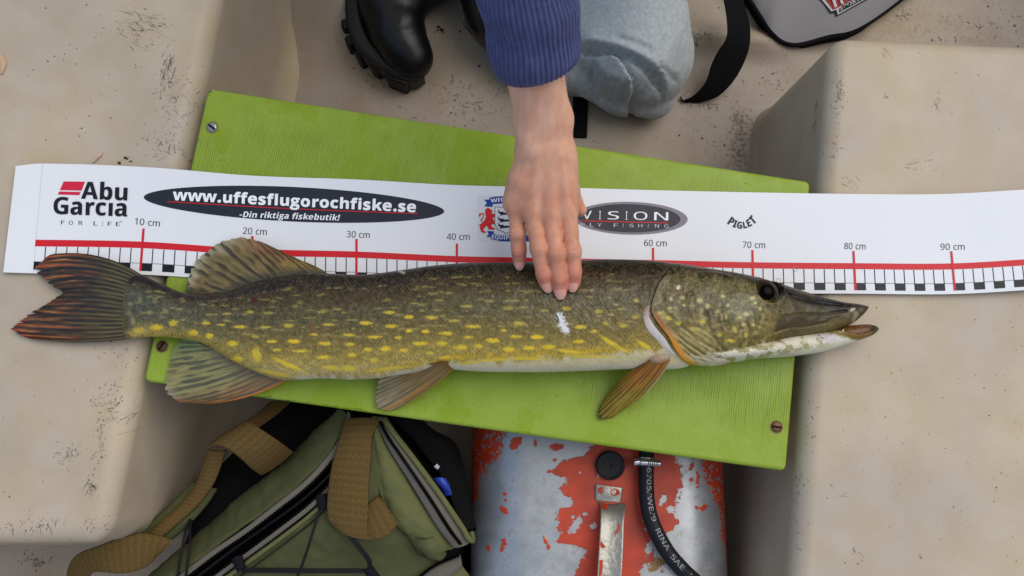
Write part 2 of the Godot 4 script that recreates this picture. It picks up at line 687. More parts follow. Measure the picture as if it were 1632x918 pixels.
func build_boat() -> void:
	var boat := thing("boat", "beige moulded fibreglass boat interior with two scuffed benches and a speckled floor", "boat")
	var top := 0.0005
	# --- the two benches that carry the board
	var lr := [xz(352, -20, top), xz(167, 868, top)]
	var dl: Vector2 = (lr[1] - lr[0]).normalized()
	var l0: Vector2 = lr[0] - dl * 0.45
	var lc := [Vector2(-1.0, l0.y), l0, lr[1], Vector2(-1.0, lr[1].y + 0.004)]
	var luv := func(q: Vector2) -> Vector2: return Vector2((q.x + 0.62) / 0.56, (q.y + 0.47) / 0.98)
	var im := gel_image(1024, 1792, 11, 1.0)
	specks(im, luv, 0, 0, 320, 870, top, 44, 1.5)
	scuffs(im, luv, 218, 34, top, 50, 30, 70, 26, 28, 0.25)
	scuffs(im, luv, 200, 45, top, 45, 25, 40, 9, 28, 0.5)
	scuffs(im, luv, 270, 95, top, 10, 28, 40, 26, 100, 0.2)
	scuffs(im, luv, 262, 120, top, 14, 40, 26, 18, 100, 0.2)
	scuffs(im, luv, 285, 145, top, 50, 60, 80, 10, -20, 0.9)
	scuffs(im, luv, 250, 200, top, 55, 50, 60, 9, 40, 0.8)
	scuffs(im, luv, 270, 235, top, 45, 25, 34, 14, 60, 0.9)
	scuffs(im, luv, 200, 250, top, 14, 8, 8, 7, 60, 1.2)
	scuffs(im, luv, 185, 555, top, 40, 30, 34, 6, 60, 1.0)
	scuffs(im, luv, 165, 645, top, 30, 40, 60, 12, -30, 0.9)
	scuffs(im, luv, 108, 722, top, 14, 20, 60, 8, 95, 0.5)
	scuffs(im, luv, 158, 695, top, 14, 50, 60, 9, 100, 0.7)
	scuffs(im, luv, 145, 772, top, 12, 22, 50, 9, 70, 0.8)
	scuffs(im, luv, 60, 835, top, 90, 12, 60, 12, 95, 0.35)
	scuffs(im, luv, 150, 838, top, 40, 22, 50, 7, 60, 1.0)
	scuffs(im, luv, 190, 670, top, 30, 25, 8, 40, -30, 0.4, 0.7)
	scuffs(im, luv, 110, 600, top, 130, 180, 40, 7, 50, 1.3, 0.6)
	stains(im, luv, 40, 640, 150, 820, top, 5, 10, Color(0.72, 0.60, 0.45), 0.06)
	M.bench_left = tex_mat(im, 0.42)
	part(boat, "bench", slab(lc, 0.027, top, 0.020, FLOOR - 0.02, 0.012, luv, 0.03), M.bench_left, "left bench with dark scuffs along its rounded edge")
	var rr := [xz(1325, 53, top), xz(1260, 930, top)]
	var dr: Vector2 = (rr[1] - rr[0]).normalized()
	var r1: Vector2 = rr[1] + dr * 0.4
	var rc := [rr[0], Vector2(1.0, xz(1632, 69, top).y + 0.02), Vector2(1.0, r1.y), r1]
	var ruv := func(q: Vector2) -> Vector2: return Vector2((q.x - 0.12) / 0.56, (q.y + 0.37) / 0.98)
	im = gel_image(1024, 1792, 23, 1.0)
	specks(im, ruv, 1290, 80, 1632, 300, top, 22, 1.3)
	specks(im, ruv, 1270, 480, 1632, 918, top, 80, 1.2)
	scuffs(im, ruv, 1337, 145, top, 9, 28, 90, 6, 70, 1.0)
	scuffs(im, ruv, 1328, 215, top, 14, 60, 30, 12, -15, 0.8)
	scuffs(im, ruv, 1408, 82, top, 5, 12, 8, 20, 60, 0.3)
	scuffs(im, ruv, 1490, 165, top, 6, 25, 14, 14, 80, 0.3)
	scuffs(im, ruv, 1415, 152, top, 10, 10, 10, 7, 60, 1.0)
	scuffs(im, ruv, 1450, 262, top, 40, 8, 6, 50, -15, 0.2, 0.7)
	scuffs(im, ruv, 1350, 285, top, 20, 10, 8, 24, 30, 0.3)
	scuffs(im, ruv, 1290, 690, top, 10, 60, 34, 7, 80, 0.8)
	scuffs(im, ruv, 1268, 780, top, 10, 60, 34, 7, 80, 0.8)
	scuffs(im, ruv, 1310, 780, top, 60, 20, 16, 8, 10, 0.5)
	scuffs(im, ruv, 1360, 875, top, 6, 12, 6, 20, 65, 0.3)
	scuffs(im, ruv, 1465, 885, top, 4, 6, 4, 14, 45, 0.3)
	scuffs(im, ruv, 1450, 700, top, 180, 180, 40, 7, 20, 1.3, 0.55)
	stains(im, ruv, 1195, 240, 1206, 300, -0.2, 6, 5, Color(0.2, 0.14, 0.09), 0.4)
	M.bench_right = tex_mat(im, 0.42)
	part(boat, "bench", slab(rc, 0.024, top, 0.019, FLOOR - 0.02, 0.014, ruv, 0.010), M.bench_right, "right bench with a rounded corner beside the vest")
	# --- the floor between and before them
	im = gel_image(1536, 1536, 37, 1.6, Vector3(158, 145, 129))
	var fuv := func(q: Vector2) -> Vector2: return Vector2((q.x + 0.8) / 1.6, (q.y + 0.75) / 1.6)
	specks(im, fuv, 460, 0, 1632, 260, FLOOR, 120, 1.1)
	specks(im, fuv, 1340, 0, 1632, 90, FLOOR, 26, 1.7)
	specks(im, fuv, 1090, 60, 1240, 260, FLOOR, 34, 1.2)
	scuffs(im, fuv, 700, 45, FLOOR, 8, 8, 14, 6, 60, 1.2)
	scuffs(im, fuv, 740, 170, FLOOR, 110, 60, 130, 8, 10, 1.0, 0.75)
	scuffs(im, fuv, 600, 130, FLOOR, 60, 30, 60, 6, 60, 1.2, 0.6)
	scuffs(im, fuv, 1120, 165, FLOOR, 40, 14, 60, 5, 10, 1.0)
	scuffs(im, fuv, 1115, 68, FLOOR, 30, 10, 40, 4, 20, 1.0)
	scuffs(im, fuv, 1445, 25, FLOOR, 20, 8, 30, 7, 10, 0.8)
	scuffs(im, fuv, 1560, 40, FLOOR, 70, 30, 60, 4, 10, 1.2)
	scuffs(im, fuv, 1230, 130, FLOOR, 30, 30, 30, 7, -30, 0.5)
	scuffs(im, fuv, 60, 890, FLOOR, 40, 14, 40, 6, 80, 0.8)
	stains(im, fuv, 1165, 185, 1190, 262, FLOOR, 16, 6, Color(0.25, 0.17, 0.10), 0.3)
	stains(im, fuv, 1330, 0, 1632, 80, FLOOR, 40, 12, Color(0.40, 0.28, 0.18), 0.13)
	stains(im, fuv, 1090, 120, 1190, 260, FLOOR, 24, 10, Color(0.40, 0.30, 0.20), 0.14)
	stains(im, fuv, 460, 60, 900, 240, FLOOR, 30, 12, Color(0.40, 0.32, 0.24), 0.10)
	M.floor = tex_mat(im, 0.5)
	var nx := 240
	var nz := 300
	var fpos := func(i: int, j: int) -> Vector3:
		var x := lerpf(-0.95, 0.95, float(i) / nx)
		var z := lerpf(-1.3, 1.1, float(j) / nz)
		return Vector3(x, floor_y(x, z), z)
	var ffuv := func(i: int, j: int) -> Vector2:
		return fuv.call(Vector2(lerpf(-0.95, 0.95, float(i) / nx), lerpf(-1.3, 1.1, float(j) / nz)))
	part(boat, "floor", grid(nx, nz, fpos, false, null, ffuv), M.floor)
	# --- the hull that stands round it, outside the picture
	var hull := bump(mat(190, 175, 153, 0.45), noise_tex(0.02, 256, true), 6.0, 0.3)
	part(boat, "hull_side", box(Vector3(-1.06, -0.5, -1.4), Vector3(-0.94, 0.10, 1.2)), hull)
	part(boat, "hull_side", box(Vector3(0.94, -0.5, -1.4), Vector3(1.06, 0.10, 1.2)), hull)
	part(boat, "bow_wall", box(Vector3(-0.938, -0.5, -1.4), Vector3(0.938, 0.098, -1.29)), hull)
	part(boat, "stern_wall", box(Vector3(-0.938, -0.5, 1.09), Vector3(0.938, 0.098, 1.2)), hull)
	# small ledges on the benches that the ends of the board rest on
	var la := xz(318, 200, -0.03)
	var lb := xz(262, 520, -0.03)
	part(boat, "ledge", box(Vector3(lb.x - 0.02, -0.06, la.y), Vector3(lb.x + 0.02, -0.0192, lb.y)), hull)
	la = xz(1290, 330, -0.03)
	lb = xz(1262, 700, -0.03)
	part(boat, "ledge", box(Vector3(lb.x - 0.05, -0.06, la.y), Vector3(lb.x - 0.018, -0.0192, lb.y)), hull)
	var pm := PlaneMesh.new()
	pm.size = Vector2(1600, 1600)
	var water := part(self, "water", pm, bump(mat(40, 58, 62, 0.08), noise_tex(0.03, 256, true, 6.0), 0.7, 0.6))
	water.position = Vector3(0, -0.42, 0)
	structure(water)
	# hull bottom below the floor, so that the water stays outside
	part(boat, "hull_bottom", box(Vector3(-0.938, -0.5, -1.288), Vector3(0.938, -0.3, 1.088)), hull)

# ---------------------------------------------------------------- the green board
func build_board() -> void:
	var t := thing("green_board", "long green painted board with fine grooves laid across the two boat benches under the fish", "board")
	var h := 0.003
	var c := [xz(331, 140, h), xz(1292, 289, h), xz(1253, 751, h), xz(228, 607, h)]
	var ex: Vector2 = ((c[1] - c[0]) + (c[2] - c[3])).normalized()
	var ez := Vector2(-ex.y, ex.x)
	var o: Vector2 = (c[0] + c[1] + c[2] + c[3]) / 4.0
	var L := 0.68
	var W := 0.34
	var uvf := func(q: Vector2) -> Vector2: return Vector2((q - o).dot(ex) / L + 0.5, (q - o).dot(ez) / W + 0.5)
	var w := 1536
	var hh := 768
	var big := _nimg(w / 4, hh / 4, 0.022, 51).get_data()
	var mid := _nimg(w / 4, hh / 4, 0.05, 53).get_data()
	var fine := _nimg(w, hh, 0.12, 52).get_data()
	var streak := _nimg(w, 64, 0.16, 54).get_data()
	var out := PackedByteArray()
	out.resize(w * hh * 3)
	var bmp := PackedByteArray()
	bmp.resize(w * hh)
	var k := 0
	var period := w / L * 0.00235
	for y in hh:
		for x in w:
			var i4 := mini(y >> 2, hh / 4 - 1) * (w / 4) + (x >> 2)
			var b := (big[i4] - 128) / 90.0
			var m := (mid[i4] - 128) / 90.0
			var f := (fine[y * w + x] - 128) / 110.0
			var s := (streak[(y >> 4) % 64 * w + x] - 128) / 100.0
			var band := ss(70.0 + 50.0 * b, 190.0 + 60.0 * b, y + 10.0 * s) * ss(660.0 + 50.0 * b, 560.0 + 50.0 * b, y - 20.0 * s)
			var g := (0.5 + 0.5 * cos(TAU * (x / period + 0.1 * s)))
			g = pow(g, 4.0) * band * clampf(0.75 + 0.45 * s + 0.2 * f, 0.0, 1.2)
			var wet := ss(0.12, 0.2, b + 0.3 * m + 0.06 * f) * 0.5
			var r := lerpf(139.0, 128.0, wet) + 5.0 * f + 3.0 * m
			var gg := lerpf(161.0, 152.0, wet) + 5.0 * f + 3.0 * m
			var bb := lerpf(54.0, 26.0, wet) + 4.0 * f + 5.0 * m
			var dk := 1.0 - 0.24 * g
			out[k * 3] = clampi(int(r * dk), 0, 255)
			out[k * 3 + 1] = clampi(int(gg * dk), 0, 255)
			out[k * 3 + 2] = clampi(int(bb * dk), 0, 255)
			bmp[k] = clampi(int(150.0 - 90.0 * g + 8.0 * f), 0, 255)
			k += 1
	var im := Image.create_from_data(w, hh, false, Image.FORMAT_RGB8, out)
	for i in 90:
		var q := Vector2(rng.randf() * w, rng.randf() * hh)
		dab(im, q.x, q.y, rng.randf_range(0.3, 1.5), Color(0.12, 0.14, 0.05), rng.randf_range(0.4, 0.9))
	for i in 26:
		scratch(im, Vector2(rng.randf() * w, rng.randf() * hh), rng.randf() * TAU, rng.randf_range(10, 60), 0.6, Color(0.75, 0.82, 0.5), 0.35)
	for i in 110:      # black wear along the lower edge and the corner
		var q: Vector2 = uvf.call(xz(rng.randf_range(440, 1250), 0, h))
		scratch(im, Vector2(q.x * w, hh * 0.955 + rng.randfn(0, 5)), rng.randfn(0, 0.2), rng.randf_range(4, 26), rng.randf_range(0.4, 1.2), Color(0.1, 0.12, 0.05), 0.6)
	for i in 20:
		var q: Vector2 = uvf.call(xz(332 + rng.randfn(0, 2.5), 146 + rng.randfn(0, 3), h))
		dab(im, q.x * w, q.y * hh, rng.randf_range(0.6, 1.6), Color(0.13, 0.1, 0.05), 0.8)
	var bm := Image.create_from_data(w, hh, false, Image.FORMAT_L8, bmp)
	bm.convert(Image.FORMAT_RGBA8)
	bm.bump_map_to_normal_map(2.0)
	var m := tex_mat(im, 0.36)
	m.normal_enabled = true
	m.normal_texture = ImageTexture.create_from_image(bm)
	m.normal_scale = 0.32
	part(t, "panel", slab(c, 0.006, h, 0.004, -0.019, -0.001, uvf), m)
	screw(t, P(338, 203, h), mat(150, 150, 148, 0.35, 0.85), 38.0, "grey steel slotted screw")
	screw(t, P(258, 552, h), mat(92, 66, 44, 0.5, 0.5), 125.0, "rusty brown slotted screw")
	screw(t, P(1237.5, 680.5, h), mat(104, 76, 54, 0.45, 0.6), 8.0, "brown slotted screw in a pale ring")

func screw(board: Node3D, at: Vector3, m: Material, ang: float, label: String) -> void:
	var r := 0.0056
	var prof := [Vector2(0.0001, 0.0017), Vector2(0.6, 0.0016), Vector2(0.85, 0.0012), Vector2(0.97, 0.0006), Vector2(1.0, -0.001)]
	var dir := Vector2.from_angle(deg_to_rad(ang))
	var f := func(i: int, j: int) -> Vector3:
		var p: Vector2 = prof[i]
		var a := TAU * j / 40
		return Vector3(cos(a) * p.x * r, p.y, sin(a) * p.x * r)
	var head := part(board, "screw", grid(4, 40, f, true), m, label)
	head.position = at
	var slot := part(head, "slot", box(Vector3(-r * 0.86, 0.0, -0.0007), Vector3(r * 0.86, 0.0019, 0.0007)), mat(28, 22, 16, 0.8))
	slot.rotation.y = -dir.angle()
	var ring := TorusMesh.new()
	ring.inner_radius = r * 0.98
	ring.outer_radius = r * 1.22
	ring.rings = 36
	ring.ring_segments = 8
	var rim := part(head, "rim", ring, mat(132, 124, 70, 0.5))
	rim.scale = Vector3(1, 0.5, 1)

# ---------------------------------------------------------------- the measuring strip
# stations: centimetre mark, upper edge (pixel), lower edge (pixel), height of the strip there
var ST := [[-2.6, 25, 264.5, 5, 434, 0.0045], [0, 67, 260.5, 52, 435.5, 0.0045], [10, 236, 266.5, 223.3, 437.5, 0.0042], [20, 404, 280, 401, 448, 0.0052], [30, 568.5, 286, 568, 451.5, 0.0052],
	[40, 728.5, 295, 728, 458, 0.0052], [50, 885, 298.5, 885.5, 461, 0.0052], [60, 1040, 303, 1041.5, 463.5, 0.0054], [70, 1197, 306.5, 1201, 467, 0.0060], [80, 1355.5, 309, 1364, 468, 0.0062], [90, 1508, 309, 1522.5, 468.5, 0.0058], [100, 1662, 300.5, 1682, 459.5, 0.0085], [108, 1786, 296, 1808, 455, 0.0055]]
var st_c := []

func st(k: int, u: float) -> float:
	if st_c.is_empty():
		for q in range(1, 6):
			var a := []
			for r in ST:
				a.append(Vector2(r[0], r[q]))
			var tab := PackedFloat32Array()
			for i in 1131:
				tab.append(fx(a, -4.0 + i * 0.1))
			st_c.append(tab)
	var s := clampf((u + 4.0) * 10.0, 0.0, 1129.0)
	var i := int(s)
	var t: PackedFloat32Array = st_c[k - 1]
	return lerpf(t[i], t[i + 1], s - i)

func SP(u: float, v: float) -> Vector2:       # design pixel of a place on the strip
	return Vector2(lerpf(st(1, u), st(3, u), v), lerpf(st(2, u), st(4, u), v))

func S(u: float, v: float, off := 0.0) -> Vector3:
	var p := SP(u, v)
	var h := st(5, u) + 0.0011 * N(u * 2.2, v * 9.0 + 40.0) + 0.0012 * ss(0.0, -2.6, u) + 0.0025 * ss(76.0, 100.0, u) * ss(0.5, 1.0, v)
	return P(p.x, p.y, h + off)

func SI(px: float, py: float) -> Vector2:     # and back
	var a := -2.6
	var b := 108.0
	for i in 20:
		var m := (a + b) * 0.5
		var t := Vector2(st(1, m), st(2, m))
		var q := Vector2(st(3, m), st(4, m))
		if (q - t).cross(Vector2(px, py) - t) > 0.0:
			b = m
		else:
			a = m
	return Vector2(a, (py - st(2, a)) / (st(4, a) - st(2, a)))

func print_quad(parent: Node, called: String, u0: float, u1: float, v0: float, v1: float, m: Material, off: float) -> MeshInstance3D:
	var nu := maxi(1, int((u1 - u0) * 2.0))
	var nv := maxi(1, int((v1 - v0) * 10.0))
	return part(parent, called, grid(nu, nv, func(i, j): return S(lerpf(u0, u1, float(i) / nu), lerpf(v0, v1, float(j) / nv), off)), m)

func print_poly(parent: Node, called: String, px: Array, m: Material, off: float, smooth := false) -> MeshInstance3D:
	var pts := PackedVector2Array()
	if smooth:
		var q := []
		for p in px:
			q.append(Vector3(p.x, p.y, 0))
		q.append(q[0])
		var cv := curve(q, px.size() * 5)
		for i in cv.size() - 1:
			pts.append(Vector2(cv[i].x, cv[i].y))
	else:
		pts = PackedVector2Array(px)
	var tri := Geometry2D.triangulate_polygon(pts)
	var v := PackedVector3Array()
	for i in tri:
		var q := SI(pts[i].x, pts[i].y)
		v.append(S(q.x, q.y, off))
	return part(parent, called, up_tris(v), m)

func print_oval(parent: Node, called: String, cx: float, cy: float, rx: float, ry: float, slope: float, m: Material, off: float, pw := 2.0) -> MeshInstance3D:
	var f := func(i: int, j: int) -> Vector3:
		var a := TAU * j / 72.0
		var r := i / 10.0 + 0.0001
		var x := rx * r * signf(cos(a)) * pow(absf(cos(a)), 2.0 / pw)
		var y := ry * r * signf(sin(a)) * pow(absf(sin(a)), 2.0 / pw)
		var q := SI(cx + x, cy + y + slope * x)
		return S(q.x, q.y, off)
	return part(parent, called, grid(10, 72, f, true), m)

func print_line(parent: Node, px: Array, w: float, m: Material, off: float) -> void:
	var c := curve(px, 60)
	part(parent, "red_line", grid(60, 1, func(i, j):
		var q := SI(c[i].x, c[i].y + (j - 0.5) * w)
		return S(q.x, q.y, off)
	), m)

# text whose baseline runs from pixel a to pixel b; cap is the height of a capital in pixels, bow bends the baseline (pixels at its middle)
func print_text(parent: Node, text: String, a: Vector2, b: Vector2, cap: float, m: Material, off: float, bold := false, lean := 0.0, bow := 0.0) -> MeshInstance3D:
	var l := letters(text, bold)
	var v := PackedVector3Array()
	var dir := (b - a).normalized()
	var nrm := Vector2(dir.y, -dir.x)
	for p in l[0]:
		var t: float = (p.x - l[1]) / (l[2] - l[1])
		var y: float = p.y * cap
		var tilt := bow * 4.0 * (1.0 - 2.0 * t) / a.distance_to(b)
		var q := a.lerp(b, t) + nrm * (y + bow * 4.0 * t * (1.0 - t)) + dir * (lean * y - tilt * y)
		var s := SI(q.x, q.y)
		v.append(S(s.x, s.y, off))
	return part(parent, "lettering", up_tris(v), m)

func build_strip() -> void:
	var t := thing("measuring_strip", "long white printed fish measuring strip with red bar and centimetre marks lying across the board", "measuring strip")
	var white := mat(226, 228, 232, 0.38)
	var nu := 220
	var f := func(i: int, j: int) -> Vector3:
		var u := lerpf(-2.6, 107.0, float(i) / nu)
		var top: bool = j <= 8
		var v := j / 8.0 if top else (17 - j) / 8.0
		return S(u, v, 0.0 if top else -0.0007)
	part(t, "strip", grid(nu, 18, f, true), white)
	part(t, "crease", grid(1, 8, func(i, j): return S(0.02 + 0.05 * i, j / 8.0 * 0.995, 0.00012)), mat(196, 200, 206, 0.5))
	var red := mat(206, 30, 44, 0.4)
	var ink := mat(22, 25, 34, 0.4)
	var o1 := 0.00025
	var o2 := 0.0005
	var o3 := 0.00075
	print_quad(t, "red_bar", 0.0, 106.5, 0.694, 0.754, red, o1)
	print_quad(t, "scale_line", 0.0, 106.5, 0.892, 0.896, ink, o1)
	for k in range(0, 107):
		if k % 10 == 0 and k > 0:
			print_quad(t, "red_tick", k - 0.11, k + 0.11, 0.572, 0.965, red, o2)
		elif k > 0:
			print_quad(t, "tick", k - 0.045, k + 0.045, 0.757, 0.965, ink, o1)
		if k % 2 == 0:
			print_quad(t, "check", k + 0.02, k + 1.0, 0.897, 0.965, ink, o1 + 0.0001)
	var num := [["10", 214.5, 357.5, 254.5, 361], ["20", 387, 372.5, 425, 374.5], ["30", 552.5, 378, 589, 379.5], ["40", 712, 382, 748.5, 382.3], ["60", 1026.5, 392, 1062.5, 392.6], ["70", 1183.5, 395, 1219.5, 395.5], ["80", 1345.5, 397, 1379.5, 397.5], ["90", 1499, 398.3, 1537.5, 398]]
	for n in num:
		print_text(t, n[0] + " cm", Vector2(n[1], n[2]), Vector2(n[3], n[4]), 10.2, ink, o1)
	# first logo: red flag, two heavy words, a spaced line
	var flag := mat(205, 35, 66, 0.4)
	print_poly(t, "logo_flag", [Vector2(101.5, 289), Vector2(135.5, 289.5), Vector2(130, 303.8), Vector2(95.2, 303)], flag, o1)
	print_poly(t, "logo_flag", [Vector2(94.3, 305.2), Vector2(128.8, 305.9), Vector2(126.2, 311), Vector2(92, 310)], flag, o1)
	print_text(t, "Abu", Vector2(129, 316.5), Vector2(202, 319.5), 26.5, ink, o2, true)
	print_text(t, "Garcıa", Vector2(84.8, 341), Vector2(200.5, 345), 27.0, ink, o2, true)
	print_text(t, "Abu", Vector2(129.7, 316.3), Vector2(202.7, 319.3), 26.5, ink, o3, true)
	print_text(t, "Garcıa", Vector2(85.5, 340.8), Vector2(201.2, 344.8), 27.0, ink, o3, true)
	print_text(t, ".", Vector2(201, 345), Vector2(203, 345), 12.0, ink, o2, true)
	print_text(t, "F", Vector2(97, 357.6), Vector2(102.5, 357.7), 6.5, ink, o1)
	var sp := [["O", 109.5], ["R", 125], ["L", 149], ["I", 162], ["F", 171.5], ["E", 184.5]]
	for q in sp:
		print_text(t, q[0], Vector2(q[1], 357.8 + (q[1] - 100) * 0.027), Vector2(q[1] + (1.4 if q[0] == "I" else 6.6), 357.9 + (q[1] - 94) * 0.027), 6.5, ink, o1)
	print_text(t, "™", Vector2(191.5, 356.0), Vector2(194.5, 356.1), 4.0, ink, o1)
	# the long dark oval with the web address
	var dark := mat(34, 40, 51, 0.42)
	print_oval(t, "printed_oval", 468.5, 325.5, 239.5, 27.6, 0.047, dark, o1, 1.93)
	print_text(t, "www.uffesflugorochfiske.se", Vector2(275, 318.5), Vector2(662, 338.0), 16.5, mat(240, 242, 245, 0.4), o2, true)
	print_text(t, "www.uffesflugorochfiske.se", Vector2(275.6, 318.0), Vector2(662.6, 337.5), 16.5, mat(240, 242, 245, 0.4), o3, true)
	print_text(t, "www.uffesflugorochfiske.se", Vector2(275.4, 319.0), Vector2(662.4, 338.5), 16.5, mat(240, 242, 245, 0.4), o3 + 0.0002, true)
	print_line(t, [Vector3(267, 321.2, 0), Vector3(460, 332.4, 0), Vector3(666, 340.6, 0)], 1.3, red, o2)
	print_text(t, "-Din riktiga fiskebutik!", Vector2(381, 346), Vector2(540, 351.5), 9.3, mat(236, 238, 242, 0.4), o2, true, 0.22)
	# the crest: two blue ribbons, a red lion, a shield with fish
	var blue := mat(20, 62, 150, 0.4)
	print_poly(t, "crest_ground", [Vector2(762, 311), Vector2(845, 312), Vector2(845, 384), Vector2(762, 384)], mat(218, 221, 224, 0.45), o1)
	print_poly(t, "crest_ribbon", [Vector2(771.2, 318), Vector2(779.5, 318), Vector2(780, 315), Vector2(790, 313.2), Vector2(812, 312.2), Vector2(845, 314.5), Vector2(845, 325.5), Vector2(812, 323.5), Vector2(785.5, 325.2), Vector2(785, 329.7), Vector2(772, 328.8), Vector2(776, 323)], blue, o2)
	print_poly(t, "crest_ribbon", [Vector2(776.2, 368), Vector2(786.5, 368.5), Vector2(787.5, 373.2), Vector2(800, 374.8), Vector2(845, 374.5), Vector2(845, 384.5), Vector2(800, 384.6), Vector2(782, 380.8), Vector2(782, 377.8), Vector2(775, 377.5), Vector2(779, 373.5)], blue, o2)
	print_text(t, "WIGGLER", Vector2(782.5, 323), Vector2(834, 321.5), 6.0, white, o3, true, 0.0, 1.5)
	print_text(t, "EQUIPMENT", Vector2(783.5, 380.0), Vector2(838, 380.5), 6.2, white, o3, true, 0.0, -1.5)
	var lion := [Vector2(776.5, 331), Vector2(780, 332), Vector2(784.5, 335.5), Vector2(785.5, 338.5), Vector2(781.5, 339.8), Vector2(788.4, 341), Vector2(788.2, 346), Vector2(785, 347.5), Vector2(788, 352), Vector2(788, 357.5), Vector2(784, 357.2), Vector2(783, 361.5), Vector2(788.4, 363.2), Vector2(788.4, 366), Vector2(778.5, 365.8), Vector2(777, 361), Vector2(775.5, 360), Vector2(771.5, 363.5), Vector2(770.5, 367), Vector2(774.2, 369.5), Vector2(773.5, 371.5), Vector2(767.5, 370.5), Vector2(764.5, 363), Vector2(765.5, 360), Vector2(762, 359), Vector2(767.5, 356), Vector2(771.5, 352), Vector2(774.5, 346), Vector2(773.2, 340), Vector2(773, 335)]
	var red2 := mat(212, 32, 30, 0.4)
	print_poly(t, "crest_lion", lion, red2, o2)
	print_poly(t, "crest_lion_tail", [Vector2(769.5, 355), Vector2(766.3, 352.5), Vector2(766.3, 349.5), Vector2(770, 345), Vector2(770, 342), Vector2(767.5, 341), Vector2(764.5, 346.5), Vector2(763.3, 343), Vector2(762.3, 341.5), Vector2(766, 339.8), Vector2(770, 339.3), Vector2(771.8, 342), Vector2(771.5, 345.5), Vector2(768, 350.5), Vector2(769, 353.2), Vector2(772, 354)], red2, o2)
	var shield := [Vector2(788.5, 329), Vector2(806, 331), Vector2(826, 329), Vector2(826.5, 358), Vector2(822, 366), Vector2(811, 370.5), Vector2(806, 373), Vector2(802.5, 370), Vector2(793, 366), Vector2(788.3, 358)]
	print_poly(t, "crest_shield", shield, ink, o2)
	var sh2 := []
	for p in shield:
		sh2.append(Vector2(807, 350) + (p - Vector2(807, 350)) * 0.955)
	print_poly(t, "crest_shield_field", sh2, mat(222, 224, 230, 0.45), o3)
	for y in [0.0, 11.0, 21.0]:
		print_poly(t, "crest_fish", [Vector2(793.5, 333.2 + y), Vector2(797, 337.5 + y), Vector2(803, 337 + y), Vector2(802, 339 + y), Vector2(818, 338.5 + y), Vector2(818, 341 + y), Vector2(802, 342.5 + y), Vector2(796, 343.6 + y), Vector2(798, 341 + y), Vector2(794.5, 339.5 + y)], ink, o3 + 0.0002)
	# the second oval
	print_oval(t, "printed_oval", 1004.5, 347.8, 91.5, 26.2, 0.02, mat(130, 124, 134, 0.42), o1, 1.96)
	print_oval(t, "printed_oval", 1003, 347.8, 81.5, 22.5, 0.02, mat(54, 53, 62, 0.42), o2, 1.96)
	var cl := mat(238, 240, 244, 0.4)
	for q in [["V", 928, 943], ["I", 954.8, 957.6], ["S", 968.5, 986.5], ["I", 997, 1000], ["O", 1010, 1031.5], ["N", 1042.5, 1065]]:
		print_text(t, q[0], Vector2(q[1], 348.8 + (q[1] - 928) * 0.018), Vector2(q[2], 348.8 + (q[2] - 928) * 0.018), 13.0, cl, o3, false)
	print_line(t, [Vector3(925, 351.8, 0), Vector3(995, 353.6, 0), Vector3(1064.5, 355.2, 0)], 1.4, red, o3)
	var fl := "FLY FISHING"
	var fxs := [925.5, 940, 952, 0, 978, 992, 1003, 1017, 1032, 1043.5, 1058.5]
	for i in fl.length():
		if fl[i] != " ":
			var x: float = fxs[i]
			print_text(t, fl[i], Vector2(x, 360.6 + (x - 925) * 0.017), Vector2(x + (1.6 if fl[i] == "I" else 6.8), 360.7 + (x - 918) * 0.017), 5.4, mat(196, 194, 204, 0.4), o3)
	# two pale ring marks left by drops
	for q in [[1268, 428, 3.8], [1241, 447, 3.4]]:
		var ring := func(i: int, j: int) -> Vector3:
			var a := TAU * j / 32.0
			var e := SI(q[0] + cos(a) * (q[2] + 0.5 * i), q[1] + sin(a) * (q[2] + 0.5 * i))
			return S(e.x, e.y, 0.0009)
		part(t, "drop_ring", grid(1, 32, ring, true), mat(150, 152, 158, 0.4))
	# the curved name below the (left out) mascot
	print_text(t, "PIGLET", Vector2(1158.5, 356), Vector2(1207, 352), 10.5, ink, o1, true, 0.0, -10.0)
	print_text(t, "PIGLET", Vector2(1159.3, 356.4), Vector2(1207.8, 352.4), 10.5, ink, o2, true, 0.0, -10.0)

# ---------------------------------------------------------------- the pike
var B_TOP := [Vector2(184, 468), Vector2(190, 456), Vector2(205, 444), Vector2(224, 438), Vector2(259, 453), Vector2(289, 465.5), Vector2(310, 468), Vector2(340, 468.5), Vector2(375, 462), Vector2(405, 450), Vector2(450, 441), Vector2(487, 434.5), Vector2(519, 436), Vector2(560, 438), Vector2(590, 437.5), Vector2(640, 431), Vector2(690, 424), Vector2(740, 420), Vector2(800, 419), Vector2(850, 417.5), Vector2(925, 415), Vector2(985, 414), Vector2(1040, 416.5), Vector2(1075, 421), Vector2(1112, 430)]
var B_BOT := [Vector2(184, 510), Vector2(190, 530), Vector2(200, 539), Vector2(235, 537), Vector2(294, 541), Vector2(328, 550), Vector2(365, 572), Vector2(394, 587), Vector2(431, 601.5), Vector2(453, 606), Vector2(480, 605), Vector2(520, 603.5), Vector2(560, 605), Vector2(600, 603), Vector2(640, 597), Vector2(690, 590), Vector2(720, 589), Vector2(760, 592), Vector2(800, 593), Vector2(877, 593), Vector2(960, 590), Vector2(1010, 588), Vector2(1050, 589), Vector2(1085, 587), Vector2(1112, 578)]
var B_T := [Vector2(184, 0.0030), Vector2(200, 0.0062), Vector2(225, 0.0100), Vector2(260, 0.0135), Vector2(330, 0.0175), Vector2(450, 0.0235), Vector2(600, 0.0285), Vector2(800, 0.0325), Vector2(1000, 0.032), Vector2(1075, 0.030), Vector2(1112, 0.022)]
const REST := 0.0075      # what the fish lies on: board plus strip
var spots := []
var scale_lines := []

